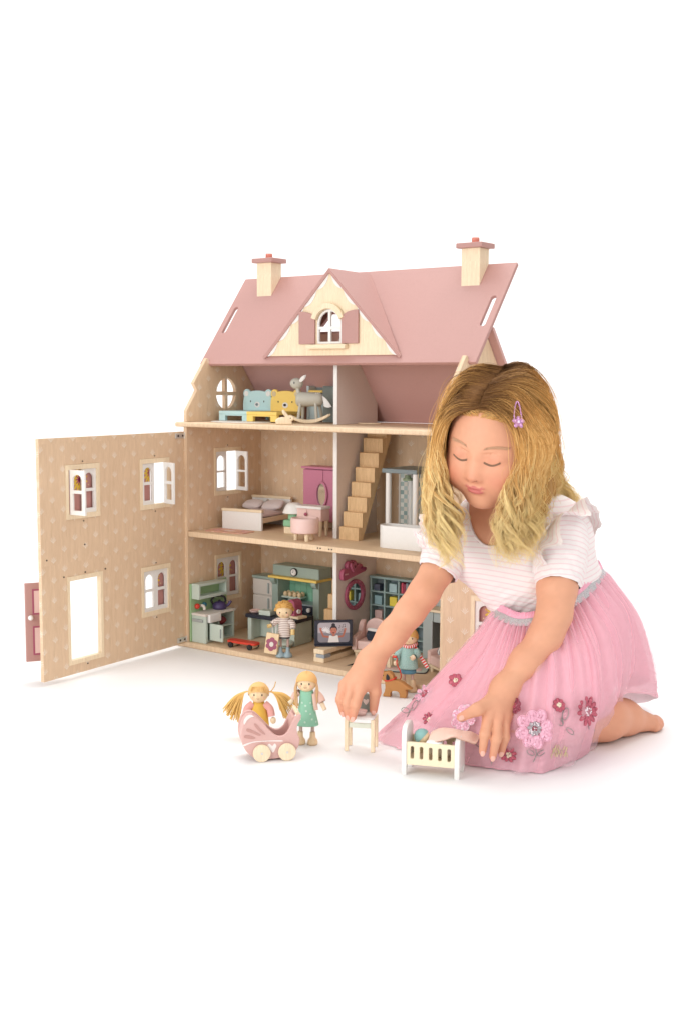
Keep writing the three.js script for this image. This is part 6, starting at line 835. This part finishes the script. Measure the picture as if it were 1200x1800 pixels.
function sequinFlower(x, y, r, n, petal, edge, centre, name = 'flower_applique') {
  const F = onSkirt(x, y), R = r * 0.00077, mtx = new THREE.Matrix4().makeBasis(F.ex, F.ey, F.n).setPosition(F.p), petals = [], edges = [], core = [];
  for (let k = 0; k < n; k++) { const a = (k + 0.3) / n * TAU + rr(-0.08, 0.08), L = R * rr(0.88, 1.05), w = n > 8 ? R * 1.7 / n : Math.min(R * 0.28, R * 2.4 / n), pt = (s, t) => V(Math.cos(a) * L * s - Math.sin(a) * w * t, Math.sin(a) * L * s + Math.cos(a) * w * t, 0);
    const m = 6; for (let q = 0; q < m; q++) for (const t of w > 0.0045 ? [-0.66, 0, 0.66] : w * 2 > 0.004 ? [-0.5, 0.5] : [0]) { const s = 0.4 + 0.56 * (q + 0.5) / m; petals.push(ell(R * 0.075 + 0.0006, R * 0.075 + 0.0006, 0.00035, 0, 0, 0, 8).rotateX(rr(-0.5, 0.5)).rotateY(rr(-0.5, 0.5)).translate(...pt(s, t * Math.sin(Math.PI * (q + 0.6) / m)).toArray())); }
    const lp3 = []; for (let q = 0; q <= 12; q++) { const f = q / 12 * TAU; lp3.push(pt(0.68 + 0.32 * Math.cos(f), Math.sin(f) * 1.05)); } edges.push(tube(lp3, 0.00050, 20, 4)); }
  for (let k = 0; k < 16; k++) { const a = rnd() * TAU, q = R * 0.33 * Math.sqrt(rnd()); core.push(ell(0.0011, 0.0011, 0.0009, Math.cos(a) * q, Math.sin(a) * q, 0.0008, 8)); }
  const ap = (list) => list.map((g) => clean(g).applyMatrix4(mtx)); gp(name, ap(petals), petal, skirt, false); gp('petal_outline', ap(edges), edge, skirt, false); gp('flower_centre', ap(core), centre, skirt, false);
}
sequinFlower(938, 1281, 34, 8, SQ.pale, SQ.pale, SQ.white); sequinFlower(937, 1280, 13, 9, SQ.silver, SQ.silver, SQ.dark); sequinFlower(1030, 1250, 25, 12, SQ.rose, SQ.dark, SQ.white); sequinFlower(980, 1240, 12, 8, SQ.rose, SQ.dark, SQ.cream); sequinFlower(893, 1326, 14, 9, SQ.rose, SQ.dark, SQ.cream);
sequinFlower(746, 1220, 21, 9, SQ.pale, SQ.silver, SQ.rose); sequinFlower(744, 1219, 12, 8, SQ.silver, SQ.stem, SQ.dark); sequinFlower(800, 1197, 13, 8, SQ.rose, SQ.dark, SQ.cream); sequinFlower(754, 1265, 12, 9, SQ.rose, SQ.dark, SQ.cream); sequinFlower(903, 1241, 15, 8, SQ.dark, SQ.dark, SQ.rose); sequinFlower(815, 1262, 26, 8, SQ.pale, SQ.white, SQ.white); sequinFlower(709, 1200, 11, 7, SQ.dark, SQ.dark, SQ.dark);
function stem(pts, leaves) { const c = pts.map(([x, y]) => onSkirt(x, y).p); gp('stem', [tube(c, 0.0007, 24, 5), ...leaves.map(([x, y, a, l]) => { const F = onSkirt(x, y), o = []; for (let q = 0; q <= 12; q++) { const f = q / 12 * TAU, s = 0.5 + 0.5 * Math.cos(f), t = Math.sin(f) * 0.24; o.push(F.p.clone().addScaledVector(F.ex, l * (Math.cos(a) * s - Math.sin(a) * t)).addScaledVector(F.ey, l * (Math.sin(a) * s + Math.cos(a) * t))); } return tube(o, 0.0006, 20, 5); })], SQ.stem, skirt, false); }
stem([[938, 1312], [940, 1325], [936, 1338]], [[936, 1326, 2.6, 0.012], [942, 1326, 0.5, 0.012]]); stem([[1031, 1276], [1033, 1292], [1026, 1312]], [[1034, 1292, 0.9, 0.010], [1028, 1300, 2.9, 0.010]]); stem([[716, 1262], [722, 1250], [726, 1240]], [[720, 1252, 2.4, 0.016], [724, 1250, 1.0, 0.016]]); stem([[862, 1310], [864, 1330], [863, 1344]], []); stem([[984, 1262], [990, 1272]], [[986, 1275, 2.3, 0.013], [990, 1266, 1.3, 0.016], [994, 1280, -0.7, 0.012]]); stem([[836, 1308], [842, 1312]], [[838, 1306, 2.5, 0.013]]);
{ const gl = []; for (let k = 0; k < 26; k++) { const F = onSkirt(975 + k * 1.1 - 8, 1332 - (k % 5) * 3.2 - (k % 3) * 2); gl.push(tube([F.p, F.p.clone().addScaledVector(F.ey, 0.006).addScaledVector(F.ex, rr(-0.003, 0.003))], 0.0005, 3, 4)); } gp('embroidered_grass', gl, SQ.gold, skirt, false); }

// ---------- her hair ----------
const headL = (p) => skull(lp.copy(p).applyMatrix4(HI)) * HS;
function onScalp(a, b, off) { let d = 1.46, best = 1e9, bd = 1.6; const p = V(); for (let k = 0; k < 160; k++) { const q = headL(p.copy(Gl(a, b, d))) - off; if (q < best) { best = q; bd = d; } if (q < 0.0004) break; d += Math.max(0.0012, q * 0.6); if (d > 1.75) break; } return Gl(a, b, bd); }
const guide = (list) => list.map(([a, b, d], i) => (d ? Gl(a, b, d) : onScalp(a, b, 0.0036 + Math.min(i, 3) * 0.0030)));
const left = [
  [[838, 718], [808, 726], [785, 746], [772, 792, 1.600], [776, 838, 1.605], [784, 878, 1.602], [800, 925, 1.600], [800, 975, 1.600]],
  [[838, 716], [806, 721], [781, 746], [768, 795, 1.605], [770, 840, 1.602], [778, 880, 1.594], [790, 928, 1.594], [792, 985, 1.594]],
  [[841, 707], [802, 711], [778, 743], [766, 800, 1.612], [765, 850, 1.606], [766, 900, 1.600], [775, 950, 1.602], [782, 985, 1.602]],
  [[847, 694], [802, 696], [777, 733], [766, 795, 1.630], [761, 850, 1.624], [760, 900, 1.618], [768, 952, 1.616], [778, 980, 1.616]],
  [[856, 678], [812, 675], [783, 710], [770, 775, 1.650], [760, 842, 1.645], [757, 892, 1.640], [768, 945, 1.634]],
  [[868, 661], [828, 655], [795, 686, 1.664], [779, 755, 1.675], [769, 832, 1.675], [776, 890, 1.662], [790, 945, 1.650]],
  [[884, 645], [846, 642], [810, 668, 1.675], [788, 735, 1.690], [782, 810, 1.695], [792, 870, 1.685], [806, 930, 1.665]],
];
const right = [
  [[841, 718], [868, 722], [893, 738], [908, 768], [908, 812, 1.562], [898, 858, 1.560], [882, 905, 1.566], [876, 945, 1.578], [880, 978, 1.585]],
  [[843, 714], [874, 715], [903, 737], [917, 778, 1.566], [917, 828, 1.560], [905, 875, 1.560], [890, 918, 1.570], [893, 958, 1.582], [898, 980, 1.586]],
  [[846, 706], [884, 705], [917, 735], [930, 790, 1.582], [925, 845, 1.576], [910, 900, 1.576], [905, 940, 1.584], [913, 975, 1.590]],
  [[852, 692], [897, 689], [933, 725], [946, 790, 1.604], [939, 850, 1.600], [926, 902, 1.598], [929, 940, 1.604], [926, 972, 1.608]],
  [[860, 676], [908, 666], [948, 710, 1.638], [960, 780, 1.642], [953, 846, 1.642], [942, 898, 1.636], [942, 938, 1.634]],
  [[868, 660], [916, 653], [955, 700, 1.672], [968, 778, 1.684], [966, 838, 1.686], [958, 880, 1.682], [956, 915, 1.676]],
  [[878, 648], [922, 647, 1.672], [960, 694, 1.705], [970, 775, 1.722], [972, 835, 1.725], [982, 872, 1.722], [1012, 902, 1.724]],
  [[888, 641], [922, 643, 1.69], [953, 690, 1.725], [966, 770, 1.745], [976, 830, 1.748], [1002, 870, 1.742], [1034, 900, 1.738]],
];
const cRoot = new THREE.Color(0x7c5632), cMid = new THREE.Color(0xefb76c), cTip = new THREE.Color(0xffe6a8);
function strands(guides, count, opt = {}) {
  const gs = guides.map((g) => new THREE.CatmullRomCurve3(guide(g))), pos = [], nor = [], col = [], ind = [], c = new THREE.Color();
  const CL = opt.clumps, clumps = Array.from({ length: CL }, (_, k) => ({ f: (k + rnd()) / CL * (gs.length - 1), len: rr(0.70, 1.06), fr: rr(2.2, 3.8), ph: rnd() * TAU, amp: rr(0.5, 1.5), cr: rr(0.004, 0.0135), cf: rr(14, 26) * (rnd() < 0.5 ? -1 : 1), cp: rnd() * TAU, jx: rr(-1, 1), jy: rr(-1, 1), jz: rr(-1, 1), tone: rr(-0.13, 0.13) }));
  for (let s = 0; s < count; s++) {
    const K = clumps[Math.floor(rnd() * CL)], lone = rnd() < 0.2, f = clamp(K.f + rr(-0.22, 0.22) + (lone ? rr(-0.5, 0.5) : 0), 0, gs.length - 1.001), i = Math.min(gs.length - 2, Math.floor(f)), t = f - i, len = clamp(K.len * rr(0.86, 1.05), 0.5, 1.06), SEG = 26, r = rr(0.00024, 0.00047) * (opt.loose ? 0.62 : 1), gx = (rnd() + rnd() + rnd() - 1.5) * 1.4, gy2 = (rnd() + rnd() - 1), gz = (rnd() + rnd() + rnd() - 1.5) * 1.4, tone = K.tone + rr(-0.09, 0.09), fly = lone ? 1.8 : 1, lay = rnd() * 0.0075;
    const pts = []; for (let k = 0; k <= SEG; k++) { const q = k / SEG * len; const p = gs[i].getPoint(Math.min(1, q)).lerp(gs[i + 1].getPoint(Math.min(1, q)), t); if (q > 1) p.y -= (q - 1) * 0.2; const w = sstep(0.25, 0.85, q), root = sstep(0, 0.22, q), tip = sstep(0.42, 0.85, q), w2 = sstep(0.3, 0.62, q);
      const ang = q * K.fr * TAU + K.ph, ha = q * K.cf + K.cp + gx * 0.8 * q, spread = (opt.loose || (lone ? 0.0050 : 0.0021)) * (0.3 + 0.7 * root) * (1 - 0.2 * w), own = (gx + gz) * 0.5;
      p.x += Math.sin(ang) * 0.0062 * K.amp * w2 + K.jx * 0.0034 * w + Math.cos(ha) * K.cr * tip + gx * spread; p.y += K.jy * 0.002 * w + gy2 * spread * 0.5 + Math.sin(ha * 0.7) * K.cr * 0.35 * tip; p.z += Math.cos(ang) * 0.0062 * K.amp * w2 + K.jz * 0.0095 * w + Math.sin(ha) * K.cr * tip + gz * spread;
      if (q < 0.8) { const d = headL(p) - 0.0030 - (0.0025 + lay) * root; if (d < 0) { const e = 0.002, nx = headL(V(p.x + e, p.y, p.z)) - headL(V(p.x - e, p.y, p.z)), ny = headL(V(p.x, p.y + e, p.z)) - headL(V(p.x, p.y - e, p.z)), nz = headL(V(p.x, p.y, p.z + e)) - headL(V(p.x, p.y, p.z - e)); p.addScaledVector(V(nx, ny, nz).normalize(), -d); } }
      pts.push(p); }
    const base = pos.length / 3;
    for (let k = 0; k <= SEG; k++) { const tg = pts[Math.min(SEG, k + 1)].clone().sub(pts[Math.max(0, k - 1)]).normalize(), e1 = V(0.3, 0.1, 1).addScaledVector(tg, -V(0.3, 0.1, 1).dot(tg)).normalize(), e2 = tg.clone().cross(e1), q = k / SEG * len, rad = r * (1 - 0.75 * sstep(0.75, 1.0, k / SEG)) * (0.8 + 0.2 * sstep(0, 0.1, q));
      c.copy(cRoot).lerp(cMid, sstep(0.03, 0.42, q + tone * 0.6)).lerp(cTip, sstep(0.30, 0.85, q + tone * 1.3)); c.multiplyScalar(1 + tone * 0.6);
      for (let a = 0; a < 3; a++) { const n = e1.clone().multiplyScalar(Math.cos(a * TAU / 3)).addScaledVector(e2, Math.sin(a * TAU / 3)); pos.push(pts[k].x + n.x * rad, pts[k].y + n.y * rad, pts[k].z + n.z * rad); nor.push(n.x, n.y, n.z); col.push(c.r, c.g, c.b); } }
    for (let k = 0; k < SEG; k++) for (let a = 0; a < 3; a++) { const b = (a + 1) % 3, A = base + k * 3; ind.push(A + a, A + b, A + 3 + a, A + b, A + 3 + b, A + 3 + a); }
  }
  const g = new THREE.BufferGeometry(); g.setAttribute('position', new THREE.Float32BufferAttribute(pos, 3)); g.setAttribute('normal', new THREE.Float32BufferAttribute(nor, 3)); g.setAttribute('color', new THREE.Float32BufferAttribute(col, 3)); g.setAttribute('uv', new THREE.Float32BufferAttribute(new Float32Array(pos.length / 3 * 2), 2)); g.setIndex(ind); return g;
}
function hairline() { // short wisps where the forehead begins
  const geos = []; for (let k = 0; k < 1000; k++) { const s = rnd() < 0.42 ? -1 : 1, x = s * Math.pow(rnd(), 0.8) * 0.056 - 0.002, yh = 0.0615 - 5.2 * x * x + rr(-0.0035, 0.004), L = rr(0.010, 0.022); if (yh < 0.03 || Math.abs(x) > 0.05) continue; const a = faceAt(x, yh, 0.0002), b = faceAt(x + s * L * 0.55, yh + L * 0.35, 0.0030 + rnd() * 0.002), c = faceAt(clamp(x + s * L * 1.25, -0.056, 0.056), yh + L * 0.34 - 2.2 * Math.abs(x) * L, 0.0042 + rnd() * 0.003); const g = tube([a, b, c], rr(0.00014, 0.00028), 7, 3), q = new Float32Array(g.attributes.position.count * 3), col = cMid.clone().lerp(cTip, rr(0, 0.5)); for (let i = 0; i < q.length; i += 3) { q[i] = col.r; q[i + 1] = col.g; q[i + 2] = col.b; } g.setAttribute('color', new THREE.BufferAttribute(q, 3)); geos.push(clean(g)); }
  return mergeGeometries(geos);
}
// the hair close to the scalp and the inside of the locks
const capSdf = (p) => { const n = 0.0012 * Math.sin(p.x * 420 + p.z * 130 + p.y * 60); return Math.max(skull(p) - 0.0028 - n * 0.4, 0.83 * p.z - 0.55 * p.y - 0.0085 - 0.004 * Math.sin(Math.abs(p.x) * 90), -0.055 - p.y); };
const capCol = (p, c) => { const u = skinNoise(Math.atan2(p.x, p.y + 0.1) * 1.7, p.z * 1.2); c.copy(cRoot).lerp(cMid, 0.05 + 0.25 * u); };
const capGeo = surfaceNet(capSdf, V(-0.095, -0.08, -0.112), V(0.095, 0.108, 0.09), 0.0035, capCol).applyMatrix4(HR);
const lockSdf = bones([...chain([[786, 755, 1.648, 0.009], [776, 800, 1.645, 0.012], [774, 880, 1.636, 0.0145], [786, 922, 1.628, 0.009]]), ...chain([[938, 745, 1.675, 0.016], [946, 800, 1.672, 0.020], [940, 860, 1.648, 0.022], [928, 908, 1.628, 0.014], [924, 930, 1.62, 0.008]]), ...chain([[922, 800, 1.625, 0.010], [908, 870, 1.598, 0.011], [900, 920, 1.600, 0.007]])], 0.02);
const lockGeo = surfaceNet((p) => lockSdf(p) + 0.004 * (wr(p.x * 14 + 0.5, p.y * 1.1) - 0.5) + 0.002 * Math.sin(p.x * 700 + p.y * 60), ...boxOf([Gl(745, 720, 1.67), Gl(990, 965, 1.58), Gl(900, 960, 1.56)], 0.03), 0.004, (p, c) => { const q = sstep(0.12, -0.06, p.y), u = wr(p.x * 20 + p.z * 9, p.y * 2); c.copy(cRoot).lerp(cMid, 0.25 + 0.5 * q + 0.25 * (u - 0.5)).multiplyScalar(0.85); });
const hairMat = new THREE.MeshPhysicalMaterial({ vertexColors: true, roughness: 0.6, specularIntensity: 0.28, side: THREE.DoubleSide });
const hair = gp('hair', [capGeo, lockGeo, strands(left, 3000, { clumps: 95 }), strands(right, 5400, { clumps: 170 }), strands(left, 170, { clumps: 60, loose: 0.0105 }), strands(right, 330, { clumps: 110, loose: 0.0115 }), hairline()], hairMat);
// hair clip: a slim snap with a flower
{ const C0 = onScalp(909, 741, 0.0165), C1 = onScalp(908, 708, 0.0155), up = C1.clone().sub(C0).normalize(), n = V(0.15, 0.1, 1).addScaledVector(up, -up.z).normalize(), sd = up.clone().cross(n), lil = new THREE.MeshPhysicalMaterial({ color: 0xc98fc0, roughness: 0.25, metalness: 0.35, clearcoat: 0.8 });
  const P = (a, b, c = 0) => C0.clone().addScaledVector(sd, a).addScaledVector(up, b).addScaledVector(n, c); const clip = gp('hair_clip', [tube([P(-0.0045, 0.002, 0.001), P(-0.0050, 0.010, 0.002), P(-0.0010, 0.026, 0.001), P(0.0006, 0.0265, 0.001), P(0.0040, 0.010, 0.002), P(0.0050, 0.002, 0.001)], 0.0010, 40, 8)], lil);
  for (let k = 0; k < 5; k++) { const a = k / 5 * TAU + 0.3, g = ell(0.0040, 0.0029, 0.0014, 0, 0, 0, 14).rotateZ(a).applyMatrix4(new THREE.Matrix4().makeBasis(sd, up, n).setPosition(P(Math.cos(a) * 0.0046, Math.sin(a) * 0.0046 - 0.002, 0.0025))); gp('petal', g, lil, clip); } gp('flower_centre', ell(0.0020, 0.0020, 0.0018).translate(...P(0, -0.002, 0.0038).toArray()), seqM(0xf0d8ee, 0.15), clip); }
renderer.render(scene, camera);
